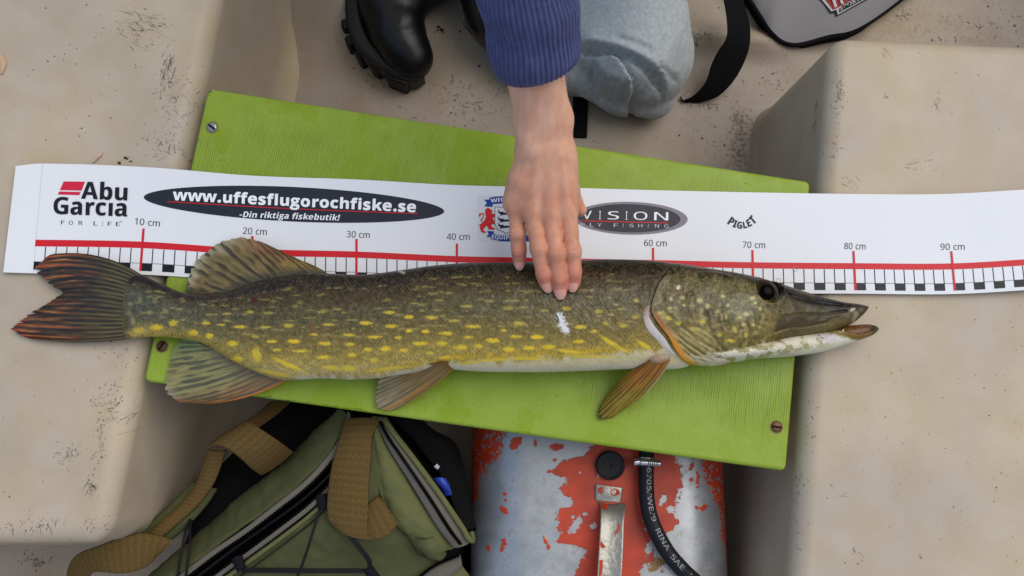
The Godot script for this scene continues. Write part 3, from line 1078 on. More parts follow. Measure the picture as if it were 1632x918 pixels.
func flank(px: float, f: float) -> float:     # height of the fish's upper side at a pixel column and a fraction from back to belly
	var T := fx(B_T, px)
	return REST + T + T * pow(maxf(0.0, 1.0 - pow(absf(2.0 * f - 1.0), 2.3)), 0.5)

func add_spot(px: float, py: float, w: float, h: float, pale: float, ang := 0.0) -> void:
	spots.append([px, py, w, h, pale, cos(ang), sin(ang)])

func spot_list() -> void:
	# bright spots, read off the photograph: x, y, width, height, paleness
	var a := [[694, 477, 18, 5, .8], [677, 494, 16, 5, .8], [747, 497, 20, 5.5, .5], [782, 489, 15, 4.5, .7], [626, 506, 20, 6, .2], [657, 513, 15, 6, .1], [692, 514, 22, 6.5, .15], [727, 519, 18, 4.5, .4], [590, 522, 20, 7, .1], [630, 527, 20, 6, .15], [756, 528, 24, 6, .1], [827, 523, 17, 7, .3], [658, 534, 12, 5.5, 0], [683, 535, 12, 5.5, 0], [715, 538, 20, 6, .1], [603, 543, 22, 5, .1], [564, 540, 20, 5, .2], [641, 544, 10, 5, .1], [749, 544, 15, 5, .1], [803, 534, 10, 5.5, .1], [822, 543, 17, 5, .1], [856, 544, 20, 6.5, 0], [565, 554, 15, 5.5, .1], [786, 549, 19, 7.5, 0], [674, 553, 22, 6, 0], [707, 553, 15, 6.5, .1], [621, 561, 17, 8, 0], [593, 562, 14, 6, .1], [649, 563, 14, 6, .1], [736, 559, 20, 8, 0], [764, 557, 14, 6.5, .1], [811, 562, 18, 7.5, 0], [843, 560, 19, 6, 0], [874, 558, 20, 7.5, 0], [568, 570, 15, 6.5, .1], [688, 567, 12, 5.5, .2], [711, 573, 20, 5, 0], [601, 578, 12, 7, .2], [811, 500, 20, 6.5, .55], [865, 504, 14, 5, .7], [899, 501, 14, 6.5, .4], [921, 529, 17, 7, .1], [942, 535, 13, 4.5, .2], [919, 550, 17, 6, 0], [950, 505, 14, 6, .4], [987, 527, 14, 6, .3], [984, 501, 12, 5, .6], [1007, 488, 9, 6.5, .4], [1006, 514, 10, 5.5, .4], [960, 523, 12, 5, .4],
		[408, 503, 15, 4.5, .4], [437, 505, 18, 4.5, .6], [522, 504, 16, 4.5, .5], [372, 505, 16, 4.5, .5], [344, 506, 12, 5, .8], [337, 519, 15, 6, .15], [363, 522, 12, 4, .3], [393, 526, 23, 5, .1], [432, 527, 20, 4, .3], [470, 525, 16, 7, .3], [533, 524, 20, 5, .3], [315, 533, 17, 9, 0], [342, 539, 13, 9, 0], [417, 541, 13, 4.5, .3], [442, 549, 15, 5, .1], [478, 549, 20, 6, 0], [510, 539, 13, 4, .2], [380, 551, 18, 8, 0], [527, 553, 20, 6, .05], [285, 518, 15, 10, .15], [257, 524, 23, 9, 0], [226, 528, 20, 10, .3], [273, 499, 10, 7, .8], [246, 501, 12, 7, .8], [450, 562, 15, 5, .2], [487, 564, 23, 5, .1], [523, 573, 20, 6, .05], [417, 569, 15, 24, .15], [383, 574, 20, 9, 0], [210, 502, 9, 12, .9], [216, 513, 9, 14, .6], [230, 480, 7, 10, .9], [213, 487, 10, 7, .9], [299, 483, 8, 8, .9], [255, 484, 9, 7, .9], [480, 495, 12, 6, .9], [445, 486, 10, 6, .9], [545, 500, 14, 4, .6]]
	for s in a:
		add_spot(s[0], s[1], s[2], s[3], s[4])
	var slanted := [[967, 551, 34, 7, .05, .5], [988, 562, 22, 5, .1, .35], [1020, 555, 26, 7, .05, .55], [905, 565, 44, 6, .05, .12], [468, 585, 52, 7, .1, .42], [440, 596, 56, 6, .2, .2], [533, 589, 28, 7, .15, .1], [622, 590, 60, 5, .2, -.12], [560, 590, 24, 9, .15, .0], [785, 577, 46, 5, .1, -.05], [836, 575, 60, 5, .1, .02], [940, 572, 80, 4, .2, .02], [748, 581, 30, 4, .1, -.1]]
	for s in slanted:
		add_spot(s[0], s[1], s[2], s[3], s[4], s[5])
	for i in 190:
		var px := rng.randf_range(215, 1020)
		var f := 0.17 + 0.075 * rng.randi_range(0, 6) + rng.randf_range(-0.012, 0.012)
		add_spot(px, lerpf(fx(B_TOP, px), fx(B_BOT, px), f), rng.randf_range(6, 17), rng.randf_range(2.6, 4.2), rng.randf_range(0.7, 1.0))

func body_color(px: float, py: float, f: float) -> Color:
	var n1 := N(px * 0.9, py * 1.4)
	var n2 := N(px * 4.0 + 300.0, py * 5.0)
	var n3 := N(px * 14.0, py * 14.0 + 700.0)
	# pigment from the back to the belly
	var fl := f + 0.05 * n1
	var c := Vector3(22, 17, 10)
	c = c.lerp(Vector3(60, 50, 28), ss(0.06, 0.24, fl))
	c = c.lerp(Vector3(84, 78, 50), ss(0.22, 0.44, fl))
	c = c.lerp(Vector3(116, 102, 52), ss(0.42, 0.72, fl))
	c = c.lerp(Vector3(158, 138, 66), ss(0.66, 0.86, fl))
	c = c.lerp(Vector3(176, 160, 102), ss(0.82, 0.97, fl) * ss(330.0, 430.0, px) * ss(760.0, 600.0, px) * 0.8)
	var grey := ss(470.0, 210.0, px)
	c = c.lerp(Vector3(80, 82, 70), grey * 0.75 * ss(0.1, 0.35, fl) * ss(0.95, 0.7, fl))
	# belly
	var edge := fx([Vector2(180, 1.3), Vector2(380, 1.1), Vector2(470, 0.985), Vector2(600, 0.97), Vector2(700, 0.95), Vector2(780, 0.905), Vector2(880, 0.885), Vector2(960, 0.875), Vector2(1040, 0.83), Vector2(1090, 0.8)], px) + 0.035 * N(px * 1.6, 9.0) + 0.012 * N(px * 7.0, 30.0)
	var belly := ss(edge - 0.025, edge + 0.045, f + 0.02 * n2)
	var yel := exp(-pow((f - edge + 0.025) / 0.03, 2.0)) * ss(560, 640, px) * ss(1050, 980, px) * (0.55 + 0.8 * n1)
	c = c.lerp(Vector3(206, 168, 40), clampf(yel, 0, 0.85))
	c = c.lerp(Vector3(204, 192, 146).lerp(Vector3(206, 200, 178), ss(0.93, 0.99, f)).lerp(Vector3(190, 172, 136), clampf(0.5 + n1, 0, 1) * 0.5), belly)
	c += Vector3(1, 0.96, 0.75) * (n2 * 24.0 + n3 * 34.0) * (1.0 - 0.75 * belly)
	# scales: each carries a paler crescent, most golden on the back
	var row := py / 3.7
	var sx := px / 6.1 + (0.5 if int(floor(row)) % 2 == 0 else 0.0) + 0.22 * N(px * 3.0, py * 3.0 + 60.0)
	var a := sx - floorf(sx) - 0.5
	var b := row - floorf(row) - 0.5
	var id := N(floorf(sx) * 37.0, floorf(row) * 53.0 + 11.0)
	var cres := ss(0.22, 0.36, sqrt(a * a + b * b * 0.8)) * ss(-0.15, 0.25, -a) * (0.55 + 1.1 * id)
	var dorsal := ss(0.42, 0.1, f) * ss(0.0, 0.03, f)
	c = c.lerp(Vector3(152, 118, 66), clampf(cres, 0, 1) * (0.22 + 0.30 * dorsal) * (1.0 - belly) * ss(230, 330, px))
	c *= 1.0 - 0.40 * ss(0.25, 0.45, a) * (1.0 - belly) * (0.5 + 0.6 * id + 0.4 * dorsal)
	# spots
	var best := 0.0
	var pale := 0.0
	for s in near_spots[clampi(int(px / 16.0), 0, 80)]:
		var dx: float = px - s[0]
		var dy: float = py - s[1]
		var u: float = (dx * s[5] + dy * s[6]) / (s[2] * 0.54)
		var v: float = (dy * s[5] - dx * s[6]) / (s[3] * 0.50)
		var k := 1.0 - ss(0.62, 1.12, sqrt(u * u + v * v) + 0.6 * n3 + 0.4 * n2)
		if k * (1.0 - 0.4 * s[4]) > best:
			best = k * (1.0 - 0.4 * s[4])
			pale = s[4]
	c = c.lerp(Vector3(222, 190, 40).lerp(Vector3(176, 166, 104), pale), best * (0.92 - 0.3 * pale))
	# a worn place, a red nick, the dark end of the tail
	var scar := line_d(Vector2(px, py), [Vector2(889, 513), Vector2(891, 521), Vector2(898, 533)])
	c = c.lerp(Vector3(206, 208, 214), ss(6.8, 4.6, scar + 6.0 * n3 + 5.0 * n2))
	c = c.lerp(Vector3(30, 26, 22), 0.8 * ss(2.2, 1.2, absf(seg_d(Vector2(px, py), Vector2(884, 512), Vector2(888, 522)) + n3 * 3.0)))
	c = c.lerp(Vector3(70, 24, 26), ss(7.0, 3.5, Vector2(px - 414, py - 483).length() + 2.0 * n2))
	c = c.lerp(Vector3(190, 194, 200), 0.8 * ss(3.5, 2.0, seg_d(Vector2(px, py), Vector2(640, 436), Vector2(646, 440)) + 4.0 * n3))
	c = c.lerp(Vector3(120, 84, 50), 0.6 * ss(9, 4, Vector2(px - 507, py - 528).length() + 5.0 * n3))
	c = c.lerp(Vector3(94, 86, 88), 0.7 * ss(18, 8, Vector2(px - 200, py - 512).length() + 8.0 * n1) + 0.5 * ss(15, 8, Vector2(px - 206, py - 466).length()))
	c = c.lerp(Vector3(84, 76, 44) + Vector3(14, 14, 10) * (n2 + n3), ss(214.0, 198.0, px + 9.0 * n1 + 6.0 * n2))
	return C(clampf(c.x, 8, 250), clampf(c.y, 8, 250), clampf(c.z, 6, 250))

var near_spots := []

func build_pike() -> void:
	var t := thing("pike", "olive pike with yellow spots lying on its side along the measuring strip, mouth slightly open", "fish")
	spot_list()
	for i in 82:
		near_spots.append([])
	for s in spots:
		for k in range(int((s[0] - s[2]) / 16.0), int((s[0] + s[2]) / 16.0) + 1):
			near_spots[clampi(k, 0, 80)].append(s)
	var wet := vmat(0.42, 0.36)
	wet.clearcoat_enabled = true
	wet.clearcoat = 0.18
	wet.clearcoat_roughness = 0.16
	M.wet = wet
	# --- trunk
	var x0 := 184.0
	var x1 := 1110.0
	var nu := 800
	var nt := 150
	var nb := 26
	var rows := nt + nb
	var tops := []
	var bots := []
	for i in nu + 1:
		var px := lerpf(x0, x1, float(i) / nu)
		var T := fx(B_T, px)
		tops.append([px, fx(B_TOP, px), fx(B_BOT, px), T])
		bots.append([P(px, tops[i][1], REST + T), P(px, tops[i][2], REST + T)])
	var frac := func(j: int) -> float:
		if j <= nt:
			return 0.5 - 0.5 * cos(PI * j / nt) * (0.55 + 0.45 * absf(cos(PI * j / nt)))
		return 0.5 + 0.5 * cos(PI * (j - nt) / nb)
	var pos := func(i: int, j: int) -> Vector3:
		var s: Array = tops[i]
		var f: float = frac.call(j)
		var arch := pow(maxf(0.0, 1.0 - pow(absf(2.0 * f - 1.0), 2.3)), 0.5)
		var p: Vector3 = bots[i][0].lerp(bots[i][1], f)
		var T: float = s[3]
		if j <= nt:
			var px: float = s[0]
			var py: float = lerpf(s[1], s[2], f)
			var row := py / 3.7
			var sx := px / 6.1 + (0.5 if int(floor(row)) % 2 == 0 else 0.0) + 0.22 * N(px * 3.0, py * 3.0 + 60.0)
			var a := sx - floorf(sx)
			var relief := 0.00016 * (a - 0.5) * ss(0.0, 0.06, f) * ss(1.0, 0.85, f)
			relief += 0.0008 * N(px * 1.3, py * 2.2) * arch + 0.00025 * N(px * 6.0, py * 8.0)
			relief -= 0.0009 * exp(-pow((f - 0.47) / 0.02, 2.0)) * ss(250, 400, px) * ss(1000, 800, px) * 0.4
			p.y += T * arch + relief
		else:
			p.y -= minf(T * arch, T - 0.0004)
		return p
	var cf := func(i: int, j: int) -> Color:
		var s: Array = tops[i]
		var f: float = frac.call(j)
		return body_color(s[0], lerpf(s[1], s[2], f), f)
	part(t, "body", grid(nu, rows, pos, true, cf), wet)
	# --- fins
	var fin_mat := vmat(0.36, 0.5)
	fin_mat.backlight_enabled = true
	fin_mat.backlight = Color(0.25, 0.22, 0.15)
	var clear_mat := vmat(0.36, 0.5)
	clear_mat.transparency = BaseMaterial3D.TRANSPARENCY_ALPHA
	clear_mat.albedo_color = Color(1, 1, 1, 0.86)
	var tail_col := func(s: float, v: float, ray: float) -> Color:
		var n := N(s * 60.0 + 5.0, v * 400.0)
		var n2 := N(s * 160.0, v * 1500.0)
		var stripe := 0.5 + 0.5 * sin(v * 62.0 + 3.0 * n)
		var c := Vector3(92, 82, 44)
		c = c.lerp(Vector3(62, 48, 32), ss(0.2, 0.6, s + 0.3 * n))
		var red := ss(0.32, 0.85, s + 0.3 * n) * ss(0.3, 0.65, stripe + 0.4 * n2)
		red *= 1.0 - 0.85 * exp(-pow((v - 0.42) / 0.13, 2.0))
		c = c.lerp(Vector3(168, 80, 40).lerp(Vector3(184, 118, 58), clampf(0.5 + n2 * 1.5, 0, 1)), red * 0.85)
		c = c.lerp(Vector3(150, 38, 30), 0.8 * ss(0.9, 1.0, s) * ss(0.55, 0.95, v) + 0.55 * ss(0.86, 1.0, s) * ss(0.2, 0.06, v))
		c = c.lerp(Vector3(176, 126, 50), 0.75 * ss(0.965, 1.0, v) * ss(0.2, 0.5, s))
		c = c.lerp(Vector3(104, 90, 42), 0.7 * ss(0.55, 0.95, v) * ss(0.5, 0.1, s))
		c = c.lerp(Vector3(30, 25, 21), 0.75 * ss(0.2, 0.7, ray))
		c += Vector3(1, 1, 0.8) * n2 * 20.0
		return C(clampf(c.x, 10, 240), clampf(c.y, 8, 240), clampf(c.z, 8, 240))
	fin(t, "tail_fin", [Vector3(230, 441, 0.016), Vector3(212, 448, 0.0185), Vector3(202, 470, 0.0200), Vector3(198, 500, 0.0200), Vector3(204, 528, 0.0175), Vector3(214, 538, 0.014)],
		[Vector3(76, 406.5, 0.006), Vector3(66, 414, 0.0065), Vector3(54.6, 430, 0.0075), Vector3(69, 446, 0.009), Vector3(86, 459, 0.009), Vector3(97, 466, 0.008), Vector3(92, 471, 0.008), Vector3(66, 487, 0.0085), Vector3(44, 500, 0.009), Vector3(26, 513, 0.0085), Vector3(15, 521.5, 0.007), Vector3(22, 530, 0.0055), Vector3(42, 539, 0.0045)],
		-16.0, 7.0, 0.0016, 19, tail_col, fin_mat, 0.055)
	var dors_col := func(s: float, v: float, ray: float) -> Color:
		var n := N(s * 70.0 + 95.0, v * 300.0)
		var n2 := N(s * 200.0, v * 1300.0 + 30.0)
		var c := Vector3(120, 104, 62).lerp(Vector3(152, 118, 44), ss(0.6, 0.1, v) * 0.8)
		c = c.lerp(Vector3(180, 176, 148), ss(0.66, 1.0, s + 0.2 * n) * ss(0.12, 0.5, v) * 0.7)
		var dk := ss(0.5, 0.8, ray + 0.5 * n + 0.12 * sin(s * 17.0 + v * 25.0))
		c = c.lerp(Vector3(52, 44, 28), 0.8 * dk)
		c = c.lerp(Vector3(60, 56, 44), 0.75 * ss(0.3, 0.0, s))
		c = c.lerp(Vector3(34, 30, 20), ss(0.035, 0.0, v) + 0.8 * ss(0.93, 1.0, v))
		c = c.lerp(Vector3(150, 80, 66), 0.35 * exp(-pow((v - 0.33) / 0.1, 2.0)) * ss(0.3, 0.7, s))
		c += Vector3(1, 1, 0.8) * n2 * 22.0
		return C(clampf(c.x, 10, 240), clampf(c.y, 8, 240), clampf(c.z, 8, 240))
	fin(t, "dorsal_fin", [Vector3(524, 437, 0.030), Vector3(480, 436, 0.030), Vector3(440, 444, 0.028), Vector3(405, 451, 0.026), Vector3(376, 463, 0.022), Vector3(345, 469, 0.020)],
		[Vector3(470, 413, 0.022), Vector3(440, 396, 0.018), Vector3(405, 381, 0.014), Vector3(378, 377.5, 0.011), Vector3(352, 384, 0.009), Vector3(330, 398, 0.009), Vector3(314, 412, 0.009), Vector3(304, 428, 0.009), Vector3(300, 440, 0.010), Vector3(296, 455, 0.012), Vector3(294, 465, 0.014)],
		-3.0, 4.0, 0.0014, 16, dors_col, clear_mat, 0.05)
	var anal_col := func(s: float, v: float, ray: float) -> Color:
		var n := N(s * 70.0 + 195.0, v * 300.0)
		var n2 := N(s * 200.0 + 40.0, v * 1300.0 + 30.0)
		var c := Vector3(146, 140, 88).lerp(Vector3(120, 146, 84), ss(0.35, 0.0, v))
		c = c.lerp(Vector3(150, 106, 66), ss(0.62, 0.85, v) * 0.8)
		c = c.lerp(Vector3(70, 70, 62), 0.72 * ss(0.45, 0.75, ray + 0.6 * n + 0.1 * sin(s * 14.0 + v * 20.0)) * ss(1.0, 0.75, s * 0.9))
		c = c.lerp(Vector3(110, 92, 72), 0.6 * ss(0.3, 0.0, s))
		c = c.lerp(Vector3(186, 112, 44), ss(0.955, 0.99, v))
		c = c.lerp(Vector3(172, 74, 56), 0.7 * ss(0.92, 1.0, s) * ss(0.6, 0.8, v))
		c = c.lerp(Vector3(172, 160, 158), 0.5 * ss(0.85, 1.0, s) * exp(-pow((v - 0.62) / 0.1, 2.0)))
		c += Vector3(1, 1, 0.8) * n2 * 18.0
		return C(clampf(c.x, 10, 240), clampf(c.y, 8, 240), clampf(c.z, 8, 240))
	fin(t, "anal_fin", [Vector3(312, 545, 0.022), Vector3(342, 557, 0.022), Vector3(372, 576, 0.022), Vector3(398, 588, 0.022), Vector3(428, 600, 0.022), Vector3(456, 607, 0.022)],
		[Vector3(293, 541, 0.016), Vector3(282, 549, 0.013), Vector3(274, 560, 0.011), Vector3(270, 572, 0.009), Vector3(266, 585, 0.008), Vector3(263, 600, 0.007), Vector3(261, 615, 0.007), Vector3(264, 626, 0.007), Vector3(275, 637, 0.007), Vector3(288, 642, 0.007), Vector3(318, 644, 0.007)],
		-2.0, 9.0, 0.0014, 15, anal_col, clear_mat, 0.05)
	var pel_col := func(s: float, v: float, ray: float) -> Color:
		var n := N(s * 80.0 + 295.0, v * 200.0)
		var n2 := N(s * 120.0 + 40.0, v * 1500.0 + 30.0)
		var c := Vector3(126, 104, 62).lerp(Vector3(150, 140, 108), ss(0.4, 0.95, s + 0.25 * n))
		c = c.lerp(Vector3(90, 76, 48), 0.6 * ss(0.5, 0.8, ray + 0.4 * n))
		c = c.lerp(Vector3(110, 78, 36), ss(0.25, 0.0, s))
		c = c.lerp(Vector3(84, 58, 34), 0.7 * ss(0.08, 0.0, v))
		c = c.lerp(Vector3(186, 124, 52), 0.8 * exp(-pow((v - 0.84) / 0.035, 2.0)) * ss(0.15, 0.5, s))
		c = c.lerp(Vector3(150, 112, 50), 0.7 * ss(0.9, 0.97, v))
		c += Vector3(1, 1, 0.8) * n2 * 16.0
		return C(clampf(c.x, 10, 240), clampf(c.y, 8, 240), clampf(c.z, 8, 240))
	fin(t, "pelvic_fin", [Vector3(688, 580, 0.053), Vector3(705, 576, 0.056), Vector3(722, 578, 0.052), Vector3(726, 586, 0.044)],
		[Vector3(618, 588, 0.046), Vector3(606, 596, 0.036), Vector3(602, 610, 0.024), Vector3(599, 622, 0.013), Vector3(597, 640, 0.010), Vector3(598, 648, 0.009), Vector3(607, 653, 0.008), Vector3(616, 656, 0.007), Vector3(628, 654, 0.006)],
		-3.0, 5.0, 0.0011, 12, pel_col, fin_mat, 0.03)
	var pec_col := func(s: float, v: float, ray: float) -> Color:
		var n := N(s * 60.0 + 395.0, v * 200.0)
		var n2 := N(s * 120.0 + 90.0, v * 1500.0 + 30.0)
		var c := Vector3(172, 108, 32).lerp(Vector3(154, 128, 38), ss(0.25, 0.6, s + 0.2 * n))
		c = c.lerp(Vector3(76, 54, 16), 0.75 * ss(0.45, 0.8, ray + 0.3 * n))
		c = c.lerp(Vector3(132, 106, 76), 0.6 * ss(0.86, 0.95, v) * ss(0.9, 0.5, s))
		c = c.lerp(Vector3(214, 196, 160), ss(0.97, 0.995, v) * ss(0.8, 0.5, s))
		c = c.lerp(Vector3(60, 40, 20), 0.6 * ss(0.95, 1.0, s))
		c += Vector3(1, 1, 0.6) * n2 * 16.0
		return C(clampf(c.x, 10, 240), clampf(c.y, 8, 240), clampf(c.z, 8, 240))
	fin(t, "pectoral_fin", [Vector3(1033, 577, 0.059), Vector3(1044, 571, 0.062), Vector3(1060, 569, 0.062), Vector3(1069, 574, 0.058)],
		[Vector3(972, 624, 0.014), Vector3(962, 637, 0.011), Vector3(956, 648, 0.009), Vector3(953, 658, 0.008), Vector3(953.5, 667, 0.007), Vector3(960, 669, 0.0065), Vector3(975, 666, 0.006), Vector3(990, 656, 0.006)],
		-6.0, 8.0, 0.0013, 11, pec_col, fin_mat, 0.02)
	var root := func(i: int, j: int) -> Vector3:
		var a := i / 10.0 * PI * 0.5
		var b := TAU * j / 24.0
		var p := P(1051 + 17.0 * sin(a) * cos(b), 571 + 9.0 * sin(a) * sin(b) - 0.1 * 19.0 * sin(a) * cos(b), 0.0575)
		return p + Vector3.UP * 0.0048 * cos(a)
	var root_c := func(i: int, j: int) -> Color:
		var n := N(i * 30.0, j * 20.0)
		return C(158 + 40 * n, 138 + 40 * n, 116 + 30 * n).lerp(C(150, 100, 46), ss(0.0, 0.8, sin(TAU * j / 24.0)) * i / 10.0)
	part(t, "fin_root", grid(10, 24, root, true, root_c), M.wet)
	build_head(t)

# a fin: rays run from the base curve to the outer curve; bow0 and bow1 bend the first and last ray (pixels)
func fin(t: Node3D, called: String, base: Array, outer: Array, bow0: float, bow1: float, thick: float, rays: int, colf: Callable, m: Material, ragged: float) -> void:
	var nv := rays * 8
	var nu := 60
	var B := curve(base, nv)
	var O := curve(outer, nv)
	var pix := func(s: float, j: int) -> Vector3:
		var v := float(j) / nv
		var b := B[j]
		var o := O[j]
		var ph := v * rays
		var notch := absf(sin(PI * ph)) * (0.6 + 0.8 * absf(N(floorf(ph) * 91.0, 17.0)))
		var e := s * (1.0 - ragged * (1.0 - notch) * (0.5 + absf(N(ph * 60.0, 5.0)) * 2.0))
		var d := Vector2(o.x - b.x, o.y - b.y)
		var perp := Vector2(-d.y, d.x).normalized()
		if perp.y < 0.0:
			perp = -perp
		var w := lerpf(bow0, bow1, v) * 4.0 * e * (1.0 - e)
		var p := b.lerp(o, e)
		return Vector3(p.x + perp.x * w, p.y + perp.y * w, p.z)
	var ray := func(j: int) -> float:
		return pow(absf(cos(PI * float(j) / nv * rays)), 1.6)
	var f := func(i: int, j: int) -> Vector3:
		var under := j > nv
		var jj := 2 * nv + 1 - j if under else j
		var s := float(i) / nu
		var q: Vector3 = pix.call(s, jj)
		var p := P3(q)
		var r: float = ray.call(jj)
		var k := thick * (1.0 - 0.75 * s)
		p.y += 0.0016 * (0.4 + 0.6 * s) * (r - 0.5) * ss(0.02, 0.2, s) + 0.0014 * N(q.x * 1.5, q.y * 1.5) * s
		return p + Vector3.UP * (-k if under else 0.0)
	var cf := func(i: int, j: int) -> Color:
		var jj := 2 * nv + 1 - j if j > nv else j
		var r: float = ray.call(jj)
		var s := float(i) / nu
		r *= 0.45 + 1.3 * absf(N(roundf(float(jj) / nv * rays) * 91.0, s * 30.0)) + 0.5 * absf(N(roundf(float(jj) / nv * rays) * 57.0 + 9.0, 3.0))
		return colf.call(s, float(jj) / nv, r)
	# the upper side must face up: compare the turn of base and ray
	var e0 := O[nv / 2] - B[nv / 2]
	var e1 := B[nv] - B[0]
	var flip := e0.x * e1.y - e0.y * e1.x < 0.0
	part(t, called, grid(nu, 2 * nv + 2, f, true, cf, null, flip), m)

# ---------------------------------------------------------------- the head
var H_TOP := [Vector2(1020, 415), Vector2(1060, 418), Vector2(1120, 427), Vector2(1180, 437), Vector2(1230, 449), Vector2(1262, 459), Vector2(1300, 471), Vector2(1340, 481.5), Vector2(1366, 485), Vector2(1379.5, 488.5), Vector2(1381, 491)]
var H_BOT := [Vector2(1020, 589), Vector2(1070, 588), Vector2(1100, 583), Vector2(1136, 583.5), Vector2(1155, 580), Vector2(1175, 573), Vector2(1195, 565), Vector2(1212, 558), Vector2(1228, 552), Vector2(1245, 548), Vector2(1270, 543), Vector2(1309, 535), Vector2(1332, 527), Vector2(1345, 521.5), Vector2(1358, 515.5), Vector2(1368, 508), Vector2(1376, 500), Vector2(1380, 494), Vector2(1381, 491)]
var H_R := [Vector2(0, 1062), Vector2(.1, 1056), Vector2(.16, 1052), Vector2(.26, 1040), Vector2(.36, 1033), Vector2(.455, 1028.5), Vector2(.535, 1030), Vector2(.635, 1041), Vector2(.73, 1055), Vector2(.835, 1066), Vector2(.945, 1083), Vector2(1.0, 1100)]
var H_T := [Vector2(1020, 0.031), Vector2(1060, 0.0325), Vector2(1110, 0.0335), Vector2(1180, 0.0300), Vector2(1230, 0.0245), Vector2(1280, 0.0190), Vector2(1330, 0.0155), Vector2(1362, 0.0125), Vector2(1375, 0.0095), Vector2(1381, 0.006)]
var J_TOP := [Vector2(1120, 562), Vector2(1170, 552), Vector2(1220, 545), Vector2(1250, 537), Vector2(1290, 532), Vector2(1325, 527), Vector2(1338, 521.5), Vector2(1350, 518.5), Vector2(1370, 517), Vector2(1385, 516.5), Vector2(1395, 519), Vector2(1399.5, 524)]
var J_BOT := [Vector2(1120, 576), Vector2(1170, 576.5), Vector2(1206, 571.5), Vector2(1232, 570), Vector2(1270, 567), Vector2(1309, 561), Vector2(1334.5, 554), Vector2(1360, 545.5), Vector2(1386, 536.5), Vector2(1396, 530), Vector2(1399.5, 524)]
var J_T := [Vector2(1120, 0.016), Vector2(1170, 0.0225), Vector2(1230, 0.0215), Vector2(1300, 0.0155), Vector2(1360, 0.011), Vector2(1390, 0.0075), Vector2(1399.5, 0.003)]
var grooves := [[[Vector2(1113, 505), Vector2(1117, 525), Vector2(1126, 545), Vector2(1148, 566), Vector2(1178, 570)], 2.6, 0.0013], [[Vector2(1052, 505), Vector2(1078, 528), Vector2(1100, 548), Vector2(1140, 566)], 2.0, 0.0009],
	[[Vector2(1062, 530), Vector2(1085, 553), Vector2(1115, 569), Vector2(1150, 574)], 1.6, 0.0010], [[Vector2(1072, 549), Vector2(1095, 568), Vector2(1130, 576)], 1.5, 0.0010], [[Vector2(1080, 562), Vector2(1100, 575), Vector2(1128, 580)], 1.4, 0.0009],
	[[Vector2(1136, 500), Vector2(1142, 522), Vector2(1152, 545)], 2.2, 0.0006], [[Vector2(1224, 534), Vector2(1234, 530), Vector2(1252, 526), Vector2(1280, 524), Vector2(1310, 517)], 1.6, 0.0013], [[Vector2(1234, 511), Vector2(1262, 505), Vector2(1300, 505), Vector2(1340, 499)], 1.8, 0.0011],
	[[Vector2(1243, 468), Vector2(1255, 478), Vector2(1275, 484), Vector2(1310, 488), Vector2(1345, 490)], 1.8, 0.0016], [[Vector2(1250, 474), Vector2(1270, 479), Vector2(1300, 484), Vector2(1335, 488)], 1.2, 0.0009], [[Vector2(1085, 444), Vector2(1100, 438), Vector2(1140, 437), Vector2(1175, 447)], 2.0, 0.0007], [[Vector2(1355, 512), Vector2(1360, 503), Vector2(1357, 496)], 1.5, 0.0008]]
var head_spots := []
var groove_box := []

func groove(p: Vector2) -> float:
	var g := 0.0
	if groove_box.is_empty():
		for q in grooves:
			var r := Rect2(q[0][0], Vector2.ZERO)
			for e in q[0]:
				r = r.expand(e)
			groove_box.append(r.grow(q[1] * 3.0))
	for k in grooves.size():
		if not groove_box[k].has_point(p):
			continue
		var q: Array = grooves[k]
		var w: float = q[1]
		var pts: Array = q[0]
		var d := line_d(p, pts)
		if d < w * 3.0:
			g += 1.25 * q[2] * exp(-pow(d / w, 2.0))
	return g

